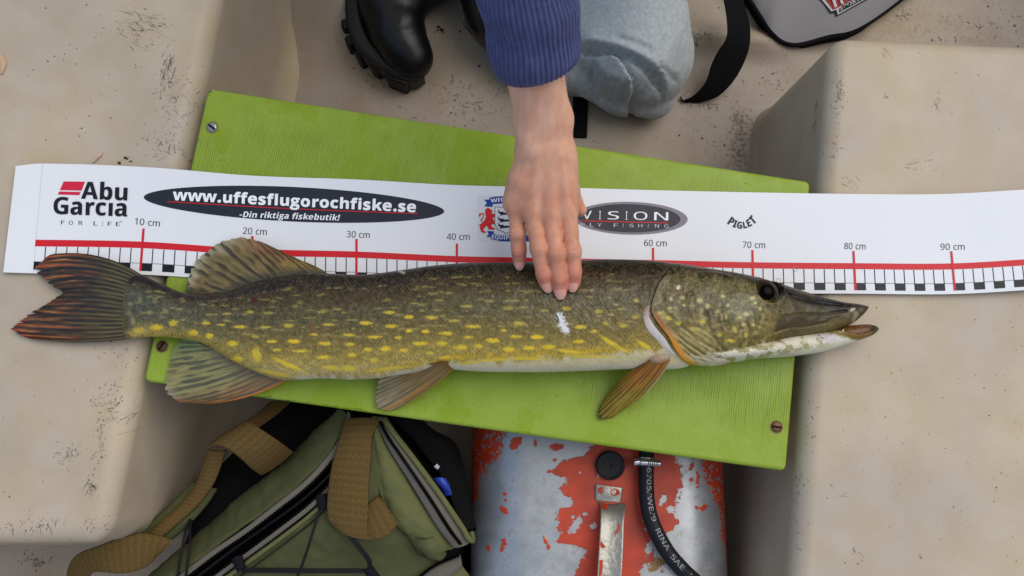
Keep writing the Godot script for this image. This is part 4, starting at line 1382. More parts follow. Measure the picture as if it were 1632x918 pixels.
func head_color(px: float, py: float, f: float, rear: float) -> Color:
	var p := Vector2(px, py)
	var n1 := N(px * 1.6, py * 1.6 + 900.0)
	var n2 := N(px * 5.0, py * 5.0 + 900.0)
	var n3 := N(px * 15.0, py * 15.0 + 400.0)
	var c := Vector3(88, 81, 50)
	c = c.lerp(Vector3(110, 96, 48), ss(0.4, 0.75, f + 0.2 * n1))
	c = c.lerp(Vector3(104, 108, 88), 0.5 * ss(30, 6, Vector2((px - 1170) * 0.7, py - 497).length() + 14.0 * n1))
	c = c.lerp(Vector3(66, 57, 32), 0.8 * ss(1215, 1260, px))
	c = c.lerp(Vector3(106, 92, 48), 0.75 * ss(1225, 1300, px) * ss(510, 530, py - (px - 1225) * -0.08))
	# dark back and snout
	var ridge := fx([Vector2(1020, 0.16), Vector2(1080, 0.14), Vector2(1120, 0.11), Vector2(1200, 0.13), Vector2(1240, 0.24), Vector2(1280, 0.36), Vector2(1330, 0.42), Vector2(1360, 0.42), Vector2(1381, 0.7)], px)
	c = c.lerp(Vector3(28, 23, 14), ss(ridge + 0.05, ridge - 0.05, f + 0.05 * n1))
	c = c.lerp(Vector3(74, 54, 26), 0.55 * ss(8.0, 3.0, line_d(p, [Vector2(1060, 470), Vector2(1085, 478), Vector2(1100, 482)]) + 8.0 * n2) + 0.5 * ss(7.0, 3.0, line_d(p, [Vector2(1086, 444), Vector2(1104, 436), Vector2(1130, 432)]) + 7.0 * n2))
	c = c.lerp(Vector3(96, 78, 40), 0.6 * ss(4.0, 1.0, line_d(p, [Vector2(1262, 467), Vector2(1272, 471), Vector2(1290, 478)]) + 5.0 * n2))
	c = c.lerp(Vector3(60, 50, 30), 0.7 * ss(1340, 1372, px))
	c += Vector3(1, 0.95, 0.7) * (n1 * 16.0 + n2 * 34.0 + n3 * 30.0) * (0.45 + 0.55 * ss(1260, 1200, px))
	c = c.lerp(Vector3(156, 146, 96), 0.6 * ss(0.05, 0.45, N(px * 2.6 + 77.0, py * 2.6) + 0.3 * n2) * ss(0.3, 0.45, f) * ss(1225, 1200, px))
	var plate := minf(py - fx([Vector2(1224, 516), Vector2(1240, 510), Vector2(1300, 505), Vector2(1342, 499)], px), fx([Vector2(1224, 535), Vector2(1250, 526), Vector2(1300, 519), Vector2(1342, 503)], px) - py)
	c = c.lerp(Vector3(52, 42, 24), 0.7 * ss(-1.0, 2.5, plate + 2.0 * n2) * ss(1222, 1230, px) * ss(1346, 1338, px))
	# fine golden freckles above, pale blotches below
	var cell := cells.get_noise_2d(px * 2.6, py * 2.6)
	c = c.lerp(Vector3(168, 146, 80), 0.7 * ss(-0.74, -0.88, cell) * ss(0.5, 0.3, f) * ss(1230, 1200, px))
	for s in head_spots:
		var u: float = ((px - s[0]) * s[5] + (py - s[1]) * s[6]) / s[2]
		var v: float = ((py - s[1]) * s[5] - (px - s[0]) * s[6]) / s[3]
		var d := u * u + v * v
		if d < 3.0:
			c = c.lerp(Vector3(204, 178, 56).lerp(Vector3(190, 184, 140), s[4]), 0.85 * (1.0 - ss(0.35, 1.05, sqrt(d) + 0.4 * n2 + 0.3 * n3)))
	# cream throat
	var lim := fx([Vector2(1020, 575), Vector2(1075, 572), Vector2(1110, 566), Vector2(1145, 563), Vector2(1180, 560), Vector2(1200, 553), Vector2(1230, 549), Vector2(1260, 560)], px)
	c = c.lerp(Vector3(204, 198, 176), ss(lim - 3.0, lim + 4.0, py + 5.0 * n1 + 4.0 * n2))
	c = c.lerp(Vector3(200, 150, 140), 0.7 * ss(2.4, 0.8, line_d(p, [Vector2(1140, 581), Vector2(1165, 576), Vector2(1200, 571.5)])))
	# ribbed cover: light and shade of its ridges painted as stripes; orange rear edge
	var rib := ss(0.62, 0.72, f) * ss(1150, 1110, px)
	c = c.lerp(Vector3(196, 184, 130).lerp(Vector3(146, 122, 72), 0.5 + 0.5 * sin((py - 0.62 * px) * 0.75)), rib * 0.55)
	var band := ss(16.0, 6.0, rear + 3.0 * n1) * ss(0.44, 0.62, f)
	c = c.lerp(Vector3(150, 86, 28).lerp(Vector3(190, 128, 34), ss(0.6, 0.85, f)), band * 0.9)
	c = c.lerp(Vector3(48, 40, 26), ss(4.5, 1.0, rear) * ss(0.5, 0.35, f) * ss(0.08, 0.2, f))
	for q in [Vector2(1259, 497), Vector2(1231.5, 502), Vector2(1168, 440), Vector2(1190, 448), Vector2(1186, 453), Vector2(1195, 476), Vector2(1121, 480)]:
		c = c.lerp(Vector3(22, 18, 12), ss(2.4, 1.3, p.distance_to(q)))
	c = c.lerp(Vector3(212, 206, 196), ss(3.2, 1.8, p.distance_to(Vector2(1072, 467)) + 3.0 * n3) + 0.8 * ss(2.6, 1.2, line_d(p, [Vector2(1348, 497), Vector2(1353, 496)]) + 3.0 * n3))
	c = c.lerp(Vector3(150, 146, 120), 0.7 * ss(6.0, 2.0, line_d(p, [Vector2(1357, 502), Vector2(1354, 512)]) + 3.0 * n2))
	return C(clampf(c.x, 8, 250), clampf(c.y, 8, 250), clampf(c.z, 6, 250))

func build_head(t: Node3D) -> void:
	for s in [[1042.5, 506.5, 5, 4, 0], [1056, 514.5, 7, 3.4, 0, .4], [1072, 522, 6, 4, .05, .2], [1096, 531, 12, 3.6, .4, .15], [1058, 499, 5, 3, .6], [1078, 483, 5, 4, .8], [1104, 488, 6, 5, .7], [1060, 485, 4, 4, .8], [1116, 496, 5, 5, .7], [1131, 505, 4, 4, .8], [1144, 513, 2.6, 6, .4], [1158, 532, 4, 7, .6, -.5], [1177, 539, 4, 6, .4, -.1], [1153, 548.5, 11, 3, 0, .05], [1135, 540, 5, 4, .1, -.5], [1172, 524, 5, 4, .9], [1187, 524, 4.5, 4, .9], [1165, 514, 4, 3, .8], [1186, 483, 7, 4, .8], [1190, 490, 4, 3, .8], [1139, 481, 5, 4, .8], [1147, 495, 4, 3, .9], [1198, 527, 2.5, 2.5, .5], [1108, 520, 5, 6, .1], [1080, 495, 4, 3, .8], [1198, 500, 4, 3, .9], [1278, 538, 4, 2, .4], [1175, 508, 6, 5, .9]]:
		var a: float = s[5] if s.size() > 5 else 0.0
		head_spots.append([s[0], s[1], s[2], s[3], s[4], cos(a), sin(a)])
	var nu := 310
	var nt := 130
	var nb := 20
	var frac := func(j: int) -> float:
		if j <= nt:
			return 0.5 - 0.5 * cos(PI * j / nt) * (0.6 + 0.4 * absf(cos(PI * j / nt)))
		return 0.5 + 0.5 * cos(PI * (j - nt) / nb)
	var pix := func(i: int, j: int) -> Vector3:
		var f: float = frac.call(j)
		var s := float(i) / nu
		var px := lerpf(fx(H_R, f), 1380.8, s)
		return Vector3(px, lerpf(fx(H_TOP, px), fx(H_BOT, px), f), f)
	var pos := func(i: int, j: int) -> Vector3:
		var q: Vector3 = pix.call(i, j)
		var f := q.z
		var T := fx(H_T, q.x)
		var T0 := fx(H_T, minf(q.x, 1330.0))
		var p := P(q.x, q.y, REST + fx(B_T, minf(q.x, 1075.0)) * ss(1330, 1060, q.x) + T0 * ss(1060, 1330, q.x))
		var base := p.y
		var arch := pow(maxf(0.0, 1.0 - pow(absf(2.0 * f - 1.0), 2.6)), 0.5)
		if j > nt:
			p.y = maxf(base - T * arch, REST - 0.001)
			return p
		var y := T * arch
		var uv := Vector2(q.x, q.y)
		y -= groove(uv)
		y += 0.0007 * N(q.x * 1.4, q.y * 1.4) * arch + 0.00012 * N(q.x * 7.0, q.y * 7.0)
		# cheek swells, the eye has a brow and a socket, the snout a ridge
		y += 0.0022 * exp(-pow((uv - Vector2(1165, 510)).length() / 34.0, 2.0))
		var de := (uv - Vector2(1217, 467)).length()
		y += 0.0016 * exp(-pow((de - 24.5) / 4.0, 2.0)) - 0.008 * ss(23.0, 15.0, de)
		y += 0.0016 * exp(-pow((line_d(uv, [Vector2(1240, 462), Vector2(1290, 476), Vector2(1350, 487)])) / 5.0, 2.0)) * arch
		# the rear edge of the cover is thin and lifts a little off the body
		var rear := q.x - fx(H_R, f)
		y += 0.0022 * ss(14.0, 0.0, rear) * ss(0.08, 0.22, f) - 0.004 * ss(22.0, 0.0, rear) * ss(0.2, 0.06, f)
		if i == 0:
			y -= 0.006
		p.y = base + y
		return p
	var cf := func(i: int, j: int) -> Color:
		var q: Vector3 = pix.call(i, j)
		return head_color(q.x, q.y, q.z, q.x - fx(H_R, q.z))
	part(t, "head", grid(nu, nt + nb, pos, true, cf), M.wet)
	# --- lower jaw, its hollow inside showing behind the lip
	var nj := 260
	var rim := [Vector2(1318, 527), Vector2(1335, 531), Vector2(1350, 535), Vector2(1364, 536), Vector2(1380, 532), Vector2(1392, 525)]
	var jpix := func(i: int, j: int) -> Vector3:
		var f: float = frac.call(j)
		var px := lerpf(1120, 1399.4, float(i) / nj)
		return Vector3(px, lerpf(fx(J_TOP, px), fx(J_BOT, px), f), f)
	var jpos := func(i: int, j: int) -> Vector3:
		var q: Vector3 = jpix.call(i, j)
		var T := fx(J_T, q.x)
		var p := P(q.x, q.y, REST + fx(H_T, minf(q.x, 1330.0)))
		var arch := pow(maxf(0.0, 1.0 - pow(absf(2.0 * q.z - 1.0), 2.4)), 0.5)
		var base := p.y
		if j > nt:
			p.y = maxf(base - T * arch, REST - 0.001)
			return p
		var y := T * arch + 0.0005 * N(q.x * 2.0, q.y * 2.0) + 0.0002 * N(q.x * 8.0, q.y * 8.0)
		if q.x > 1318.0:
			var d := fx(rim, q.x) - q.y
			y -= 0.0045 * ss(0.0, 4.0, d) * ss(1318, 1330, q.x) * ss(1399, 1388, q.x)
			y += 0.0008 * exp(-pow((d + 1.0) / 1.8, 2.0)) * ss(1322, 1335, q.x)
		y -= 0.0009 * exp(-pow(line_d(Vector2(q.x, q.y), [Vector2(1236, 566), Vector2(1248, 556), Vector2(1258, 549)]) / 1.6, 2.0))
		p.y = base + y
		return p
	var jcf := func(i: int, j: int) -> Color:
		var q: Vector3 = jpix.call(i, j)
		var n1 := N(q.x * 1.5, q.y * 2.4)
		var n2 := N(q.x * 6.0, q.y * 6.0)
		var c := Vector3(206, 201, 178)
		c = c.lerp(Vector3(186, 178, 190), 0.7 * ss(14, 5, Vector2((q.x - 1312) * 0.4, q.y - 538).length()))
		c = c.lerp(Vector3(128, 120, 70), 0.75 * ss(0.0, 0.3, n1 + 0.4 * n2) * ss(560, 548, q.y + (q.x - 1300) * 0.2))
		c = c.lerp(Vector3(120, 94, 36), ss(1326, 1345, q.x + 16.0 * n1) * ss(8.5, 5.0, q.y - fx(rim, q.x)))
		if q.x > 1316.0:
			c = c.lerp(Vector3(104, 66, 32), ss(0.0, 2.5, fx(rim, q.x) - q.y + n2 * 3.0) * ss(1318, 1330, q.x))
			c = c.lerp(Vector3(188, 150, 112), 0.7 * ss(1.8, 0.6, absf(fx(rim, q.x) - q.y - 2.2)) * ss(0.0, 0.2, N(q.x * 14.0, 5.0)) * ss(1326, 1340, q.x))
		c = c.lerp(Vector3(66, 54, 30), ss(1376, 1394, q.x + 8.0 * n1))
		c += Vector3(1, 1, 0.9) * n2 * 10.0
		return C(clampf(c.x, 10, 250), clampf(c.y, 8, 250), clampf(c.z, 8, 250))
	part(t, "lower_jaw", grid(nj, nt + nb, jpos, true, jcf), M.wet)
	for q in [[1343, 528.5, 1344.5, 524.0, 0.0013], [1352, 497.5, 1353.5, 500.5, 0.001]]:
		var a := P(q[0], q[1], 0.034)
		var b := P(q[2], q[3], 0.036)
		var rr: float = q[4]
		part(t, "tooth", tube(PackedVector3Array([a, a.lerp(b, 0.5), b]), func(k): return rr * (1.05 - k), 8), mat(222, 214, 200, 0.3))
	# --- white gill membrane between cover and body
	var mem := func(i: int, j: int) -> Vector3:
		var f := lerpf(0.42, 0.87, i / 40.0)
		var px := fx(H_R, f)
		var py := lerpf(fx(H_TOP, px), fx(H_BOT, px), f)
		var w := 7.6 * pow(sin(PI * clampf((i + 2.0) / 43.0, 0, 1)), 0.7)
		var k := j / 8.0
		var q := P(lerpf(px + 5.0, px - w, k), lerpf(py - 1.0, py + w * 0.15, k), flank(minf(px, 1074), f) - 0.001)
		return q + Vector3.UP * (0.0026 - 0.0022 * k * k + 0.0003 * N(i * 20.0, j * 30.0))
	var mem_c := func(i: int, j: int) -> Color:
		var n := N(i * 25.0, j * 40.0)
		return C(206 + 10 * n, 196 + 10 * n, 188 + 10 * n).lerp(C(160, 118, 98), ss(18.0, 0.0, i) * 0.8)
	part(t, "gill_membrane", grid(40, 8, mem, false, mem_c), M.wet)
	# --- eye
	var ec := P(1217, 467.5, REST + 0.026 + 0.0235)
	var er := 0.0123
	var eye_f := func(i: int, j: int) -> Vector3:
		var a := i / 24.0 * PI * 0.5
		var b := TAU * j / 48.0
		return ec + Vector3(sin(a) * cos(b) * er, cos(a) * er * 0.8, sin(a) * sin(b) * er)
	var eye_c := func(i: int, j: int) -> Color:
		var r := sin(i / 24.0 * PI * 0.5)
		var b := TAU * j / 48.0
		var q := Vector2(cos(b) * r - 0.10, sin(b) * r - 0.02)
		var n := N(j * 12.0, i * 6.0)
		var c := Vector3(9, 9, 11)
		var iris := ss(0.60, 0.66, q.length())
		var gold := ss(0.1, 0.7, q.y) * ss(0.75, 0.1, absf(q.x + 0.15)) + 0.25 * ss(0.2, 0.5, n)
		c = c.lerp(Vector3(48, 38, 24).lerp(Vector3(150, 104, 40), clampf(gold * (0.8 + n), 0, 1)), iris)
		c = c.lerp(Vector3(20, 17, 14), ss(0.9, 0.96, r))
		return C(c.x, c.y, c.z)
	var em := vmat(0.16, 0.17)
	part(t, "eye", grid(24, 48, eye_f, true, eye_c), em)
	var tor := TorusMesh.new()
	tor.inner_radius = er * 0.95
	tor.outer_radius = er * 1.10
	tor.rings = 48
	tor.ring_segments = 10
	var lid := part(t, "eye_rim", tor, mat(46, 40, 28, 0.3))
	lid.position = ec + Vector3(0, 0.0012, 0)
	lid.scale = Vector3(1, 0.8, 1)

# ---------------------------------------------------------------- the child: right arm and hand, sleeve, trousers, rubber boots
func build_person() -> void:
	var t := thing("person", "kneeling child in blue sleeve, grey sweatpants and black boots, one hand on the fish", "person")
	# finger joints: pixel, pixel, height, radius
	var F := [
		[Vector3(823, 322, 0.083), 0.0074, Vector3(825, 371, 0.080), 0.0067, Vector3(827, 398, 0.071), 0.0061, Vector3(827.5, 418, 0.063), 0.0059],
		[Vector3(849, 336, 0.090), 0.0083, Vector3(858.8, 396, 0.088), 0.0074, Vector3(867, 435, 0.079), 0.0067, Vector3(871, 452.5, 0.073), 0.0066],
		[Vector3(876, 338, 0.091), 0.0085, Vector3(886.5, 404, 0.089), 0.0075, Vector3(891.5, 442, 0.080), 0.0068, Vector3(892.5, 463, 0.0735), 0.0067],
		[Vector3(903, 335, 0.088), 0.0083, Vector3(912.3, 401, 0.086), 0.0073, Vector3(914.3, 434, 0.079), 0.0065, Vector3(913.2, 452, 0.0735), 0.0064]]
	var lo := P(780, 250, 0.06)
	var hi := P(950, 480, 0.12)
	lo = Vector3(P(795, 400, 0.05).x, 0.045, P(860, 205, 0.12).z)
	hi = Vector3(P(942, 400, 0.05).x, 0.142, P(860, 482, 0.05).z)
	var cell := 0.0013
	lo.z = P(850, 72, 0.18).z
	hi.y = 0.215
	var zf := P(860, 265, 0.10).z
	var lof := Vector3(lo.x, lo.y, lo.z + int((zf - lo.z) / cell) * cell)
	var palm := Field.new(lo, hi, cell)
	var wrist := P(870, 232, 0.112)
	# metacarpals fan from the wrist
	var root := [Vector3(846, 248, 0.107), Vector3(858, 244, 0.111), Vector3(874, 242, 0.113), Vector3(890, 246, 0.111)]
	for k in 4:
		var a: Vector3 = P3(root[k])
		var b: Vector3 = P3(F[k][0])
		palm.cap(a, b, 0.0125, F[k][1] * 1.16, 0.009)
		var a2 := a - Vector3(0, 0.006, 0)
		var b2 := b - Vector3(0, 0.005, 0.004)
		palm.cap(a2, b2, 0.0115, 0.0085, 0.012)
		palm.cap(b + Vector3(0, 0.0030, 0), b + Vector3(0, 0.0030, 0.003), F[k][1] * 0.98, F[k][1] * 0.95, 0.006)
	palm.cap(P(832, 292, 0.096), P(821, 326, 0.084), 0.0115, 0.0085, 0.012)
	_forearm(palm)
	palm.cap(P(843, 226, 0.121), P(845, 231, 0.119), 0.0062, 0.0058, 0.012)     # the wrist bone
	# tendons towards the knuckles
	for k in range(1, 4):
		palm.cap(P3(root[k]) + Vector3(0, 0.0112, 0), P3(F[k][0]) + Vector3(0, 0.0088, 0), 0.0022, 0.0034, 0.006)
	# ball and root of the thumb, below and right of the palm
	palm.cap(P(897, 258, 0.098), P(905, 300, 0.078), 0.0120, 0.0098, 0.012)
	var thumb := Field.new(lo, hi, cell)
	thumb.cap(P(904, 298, 0.076), P(914, 322, 0.067), 0.0095, 0.0082, 0.004)
	thumb.cap(P(914, 322, 0.067), P(925, 335, 0.062), 0.0080, 0.0063, 0.004)
	var all := Field.new(lo, hi, cell)
	all.d = palm.d.duplicate()
	all.join(palm, thumb, 0.008, zf)
	for k in 4:
		var f := Field.new(lo, hi, cell)
		var q: Array = F[k]
		for s in 3:
			var a := P3(q[2 * s])
			var b := P3(q[2 * s + 2])
			f.cap(a, b, q[2 * s + 1], q[2 * s + 3], 0.003)
			if s < 2:      # joints are a little thicker
				f.cap(b + Vector3(0, 0.0008, 0), b + Vector3(0, 0.0008, 0.0005), q[2 * s + 3] * 1.04, q[2 * s + 3] * 1.04, 0.005)
			f.cap(a.lerp(b, 0.45) - Vector3(0, 0.0016, 0), a.lerp(b, 0.6) - Vector3(0, 0.0016, 0), q[2 * s + 1] * 0.92, q[2 * s + 3] * 0.95, 0.004)
		all.join(palm, f, 0.0045, zf)
	# creases over the joints, fine folds of the skin
	var joints := []
	for k in 4:
		for s in [1, 2]:
			var b := P3(F[k][2 * s])
			var dir := (P3(F[k][2 * s + 2]) - P3(F[k][2 * s - 2])).normalized()
			joints.append([b, dir, 1.0 if s == 1 else 0.6, F[k][2 * s + 1]])
		joints.append([P3(F[k][0]), (P3(F[k][2]) - P3(root[k])).normalized(), 0.22, F[k][1]])
	var crease := func(p: Vector3) -> float:
		var o := 0.0
		for q in joints:
			var r: Vector3 = p - q[0]
			var l := r.length()
			if l < 0.014 and r.y > -0.002:
				var a: float = r.dot(q[1])
				var across: Vector3 = r - q[1] * a
				var wob := 0.0006 * N(across.x * 3000.0, a * 900.0)
				var k: float = exp(-pow(a / 0.0042, 2.0)) * q[2]
				o += (0.00062 * k * cos((a + wob) / 0.0030 * TAU) - 0.0004 * k) * ss(0.0072, 0.0030, absf(across.x))
		return o + 0.00012 * N(p.x * 2500.0, p.z * 2500.0)
	all.bend(crease, 0.006)
	var tips := []
	for k in 4:
		tips.append(P3(F[k][6]))
	var skin := func(p: Vector3) -> Color:
		var n := N(p.x * 1500.0, p.z * 1500.0)
		var n2 := N(p.x * 6000.0, p.z * 6000.0 + p.y * 4000.0)
		var c := Vector3(216, 164, 136)
		var hand := ss(P(870, 250, 0.1).z, P(870, 340, 0.09).z, p.z)
		c = c.lerp(Vector3(204, 144, 116), hand)
		var d := 1.0
		for q in tips:
			d = minf(d, p.distance_to(q))
		c = c.lerp(Vector3(200, 124, 102), 0.85 * ss(0.034, 0.008, d))
		for q in joints:
			c = c.lerp(Vector3(204, 116, 94), 0.6 * q[2] * ss(0.010, 0.003, p.distance_to(q[0])))
		c += Vector3(1.0, 1.3, 1.3) * (n * 12.0 + n2 * 9.0)
		return C(clampf(c.x, 0, 250), clampf(c.y, 0, 250), clampf(c.z, 0, 250))
	var skin_m := bump(vmat(0.46, 0.45), noise_tex(0.14, 256, true, 6.0, 4, 21), 34.0, 0.55)
	skin_m.vertex_color_use_as_albedo = true
	skin_m.subsurf_scatter_enabled = true
	skin_m.subsurf_scatter_strength = 0.08
	# the forearm and hand are one continuous surface
	part(t, "body", net(all, skin), skin_m)
	# finger nails
	for k in 4:
		var a := P3(F[k][4])
		var b := P3(F[k][6])
		var dir := (b - a).normalized()
		var side := dir.cross(Vector3.UP).normalized()
		var up := side.cross(dir).normalized()
		var r: float = F[k][7]
		var lean := 0.0
		if k == 3:
			lean = -0.12
		side = (side * cos(lean) + up * sin(lean)).normalized()
		up = side.cross(dir).normalized()
		var o := b + dir * r * 0.15
		var nail := func(i: int, j: int) -> Vector3:
			var s := i / 14.0
			var w := j / 12.0 * 2.0 - 1.0
			var wide := 0.80 - 0.05 * s
			var round := 0.22 * w * w
			var l := lerpf(-0.95 + round * 1.2, 0.86 - 0.34 * w * w * w * w, s)
			var x := w * wide * (1.0 - 0.25 * pow(absf(2.0 * s - 1.0), 4.0))
			var drop := sqrt(maxf(0.0, 1.0 - x * x * 0.92))
			var y := drop * 1.07 - 0.34 * maxf(0.0, l - 0.15) * maxf(0.0, l - 0.15) - 0.10 * ss(-0.5, -0.9, l)
			return o + (side * x + dir * l + up * (y)) * r
		var nc := func(i: int, j: int) -> Color:
			var s := i / 14.0
			var nn := N(i * 20.0, j * 20.0 + k * 90.0)
			return C(208, 150, 136).lerp(C(222, 188, 174), ss(0.88, 0.94, s) * 0.7).lerp(C(214, 168, 154), ss(0.22, 0.05, s) * 0.6) * (1.0 + 0.05 * nn)
		part(t, "nail", grid(14, 12, nail, false, nc, null, side.x > 0.0), vmat(0.28, 0.5))
	# --- sleeve: a long ribbed cuff, then the sleeve and shoulder above the picture
	var path := [Vector3(854, 99, 0.160), Vector3(853, 80, 0.172), Vector3(851, 55, 0.186), Vector3(846, 25, 0.202), Vector3(838, -15, 0.222), Vector3(824, -90, 0.255), Vector3(800, -220, 0.30)]
	var ax := wcurve(path, 90)
	var ribs := 56
	var around := ribs * 6
	var s0 := Vector3.RIGHT
	var sl := func(i: int, j: int) -> Vector3:
		var k := clampi(i - 14, 0, 90)
		var tan := (ax[mini(k + 1, 90)] - ax[maxi(k - 1, 0)]).normalized()
		if k < 3:
			tan = (ax[6] - ax[0]).normalized()
		var sd := (Vector3(1, 0.10, 0) - tan * tan.dot(Vector3(1, 0.10, 0))).normalized()
		var up := tan.cross(sd).normalized()
		if up.y < 0.0:
			up = -up
		var a := TAU * j / around
		var g := k / 90.0
		var r := 0.0365 + 0.0016 * ss(0.0, 0.05, g) + 0.0012 * sin(g * 26.0 + 2.0 * cos(a)) - 0.001 * ss(0.2, 0.45, g) + 0.02 * ss(0.55, 1.0, g)
		r -= 0.0012 * ss(0.02, 0.0, g)
		var inner := i < 14
		if inner:      # the hem turns in
			var q := (14 - i) / 14.0
			r -= 0.0035 * sin(minf(q * 6.0, 1.0) * PI * 0.5) + 0.005 * q
			return ax[0] + (sd * cos(a) * r * 1.0 + up * sin(a) * r * 0.86) - tan * 0.0008 * sin(minf(q * 6.0, 1.0) * PI) + tan * 0.0085 * (cos(a) + 0.15) + (ax[20] - ax[0]) * maxf(0.0, q - 0.15)
		var wv := 0.10 * N(g * 120.0, 40.0) + 0.25 * N(cos(a) * 40.0, g * 60.0 + sin(a) * 40.0)
		var rib := pow(absf(sin(ribs * 0.5 * a + wv * 2.0 + 0.8 * sin(g * 5.0))), 0.6)
		r += 0.0024 * rib * ss(1.0, 0.7, g)
		r += 0.0011 * N(cos(a) * 60.0 + 200.0, g * 150.0 + sin(a) * 60.0)
		return ax[k] + sd * cos(a) * r + up * sin(a) * r * 0.86 + tan * 0.0085 * (cos(a) + 0.15) * ss(0.5, 0.0, g)
	var sl_c := func(i: int, j: int) -> Color:
		var n := N(j * 3.0, i * 7.0)
		return C(76 + 10 * n, 80 + 10 * n, 120 + 12 * n)
	var knit := vmat(0.9, 0.2)
	knit.rim_enabled = true
	knit.rim = 0.3
	part(t, "sleeve", grid(104, around, sl, true, sl_c, null, false), bump(knit, noise_tex(0.25, 256, true, 5.0, 3, 8), 24.0, 0.5))
	var hem := PackedVector3Array()
	var hr := 0.0352
	var ht := (ax[6] - ax[0]).normalized()
	var hs := (Vector3(1, 0.10, 0) - ht * ht.dot(Vector3(1, 0.10, 0))).normalized()
	var hu := ht.cross(hs).normalized()
	for j in 81:
		var a := TAU * j / 80
		hem.append(ax[0] + hs * cos(a) * hr + hu * sin(a) * hr * 0.86 + ht * (0.0085 * (cos(a) + 0.15) - 0.0006))
	part(t, "hem_stitch", tube(hem, 0.0007, 6), mat(120, 42, 52, 0.8))
	# upper arm and trunk of the sweatshirt, out of the picture
	var body := Field.new(Vector3(-0.30, -0.20, -1.10), Vector3(0.42, 0.62, -0.16), 0.016)
	body.cap(P(800, -215, 0.30), Vector3(-0.05, 0.42, -0.72), 0.055, 0.075, 0.03)
	body.cap(Vector3(-0.05, 0.42, -0.72), Vector3(0.24, 0.45, -0.78), 0.085, 0.08, 0.05)
	body.cap(Vector3(0.09, 0.38, -0.78), Vector3(0.12, -0.02, -0.92), 0.13, 0.12, 0.08)
	body.cap(Vector3(0.24, 0.45, -0.78), Vector3(0.33, 0.18, -0.72), 0.07, 0.055, 0.04)
	part(t, "sweatshirt", net(body), bump(mat(76, 80, 120, 0.9, 0.0, 0.2), noise_tex(0.25, 256, true, 5.0, 3, 8), 24.0, 0.5))
	build_trousers(t)
	build_boots(t)

func _forearm(f: Field) -> void:
	f.cap(P(848, 228, 0.110), P(847, 196, 0.122), 0.0130, 0.0135, 0.012)
	f.cap(P(889, 228, 0.110), P(886, 190, 0.124), 0.0130, 0.0135, 0.012)
	f.cap(P(868, 230, 0.110), P(866, 195, 0.122), 0.0145, 0.0155, 0.012)
	f.cap(P(847, 196, 0.122), P(834, 100, 0.163), 0.0135, 0.0165, 0.012)
	f.cap(P(886, 190, 0.124), P(862, 92, 0.166), 0.0135, 0.0172, 0.012)
	f.cap(P(866, 195, 0.122), P(849, 95, 0.163), 0.0155, 0.0205, 0.012)
	f.cap(P(834, 100, 0.163), P(829, 50, 0.190), 0.0165, 0.0180, 0.012)
	f.cap(P(862, 92, 0.166), P(858, 45, 0.192), 0.0172, 0.0180, 0.012)

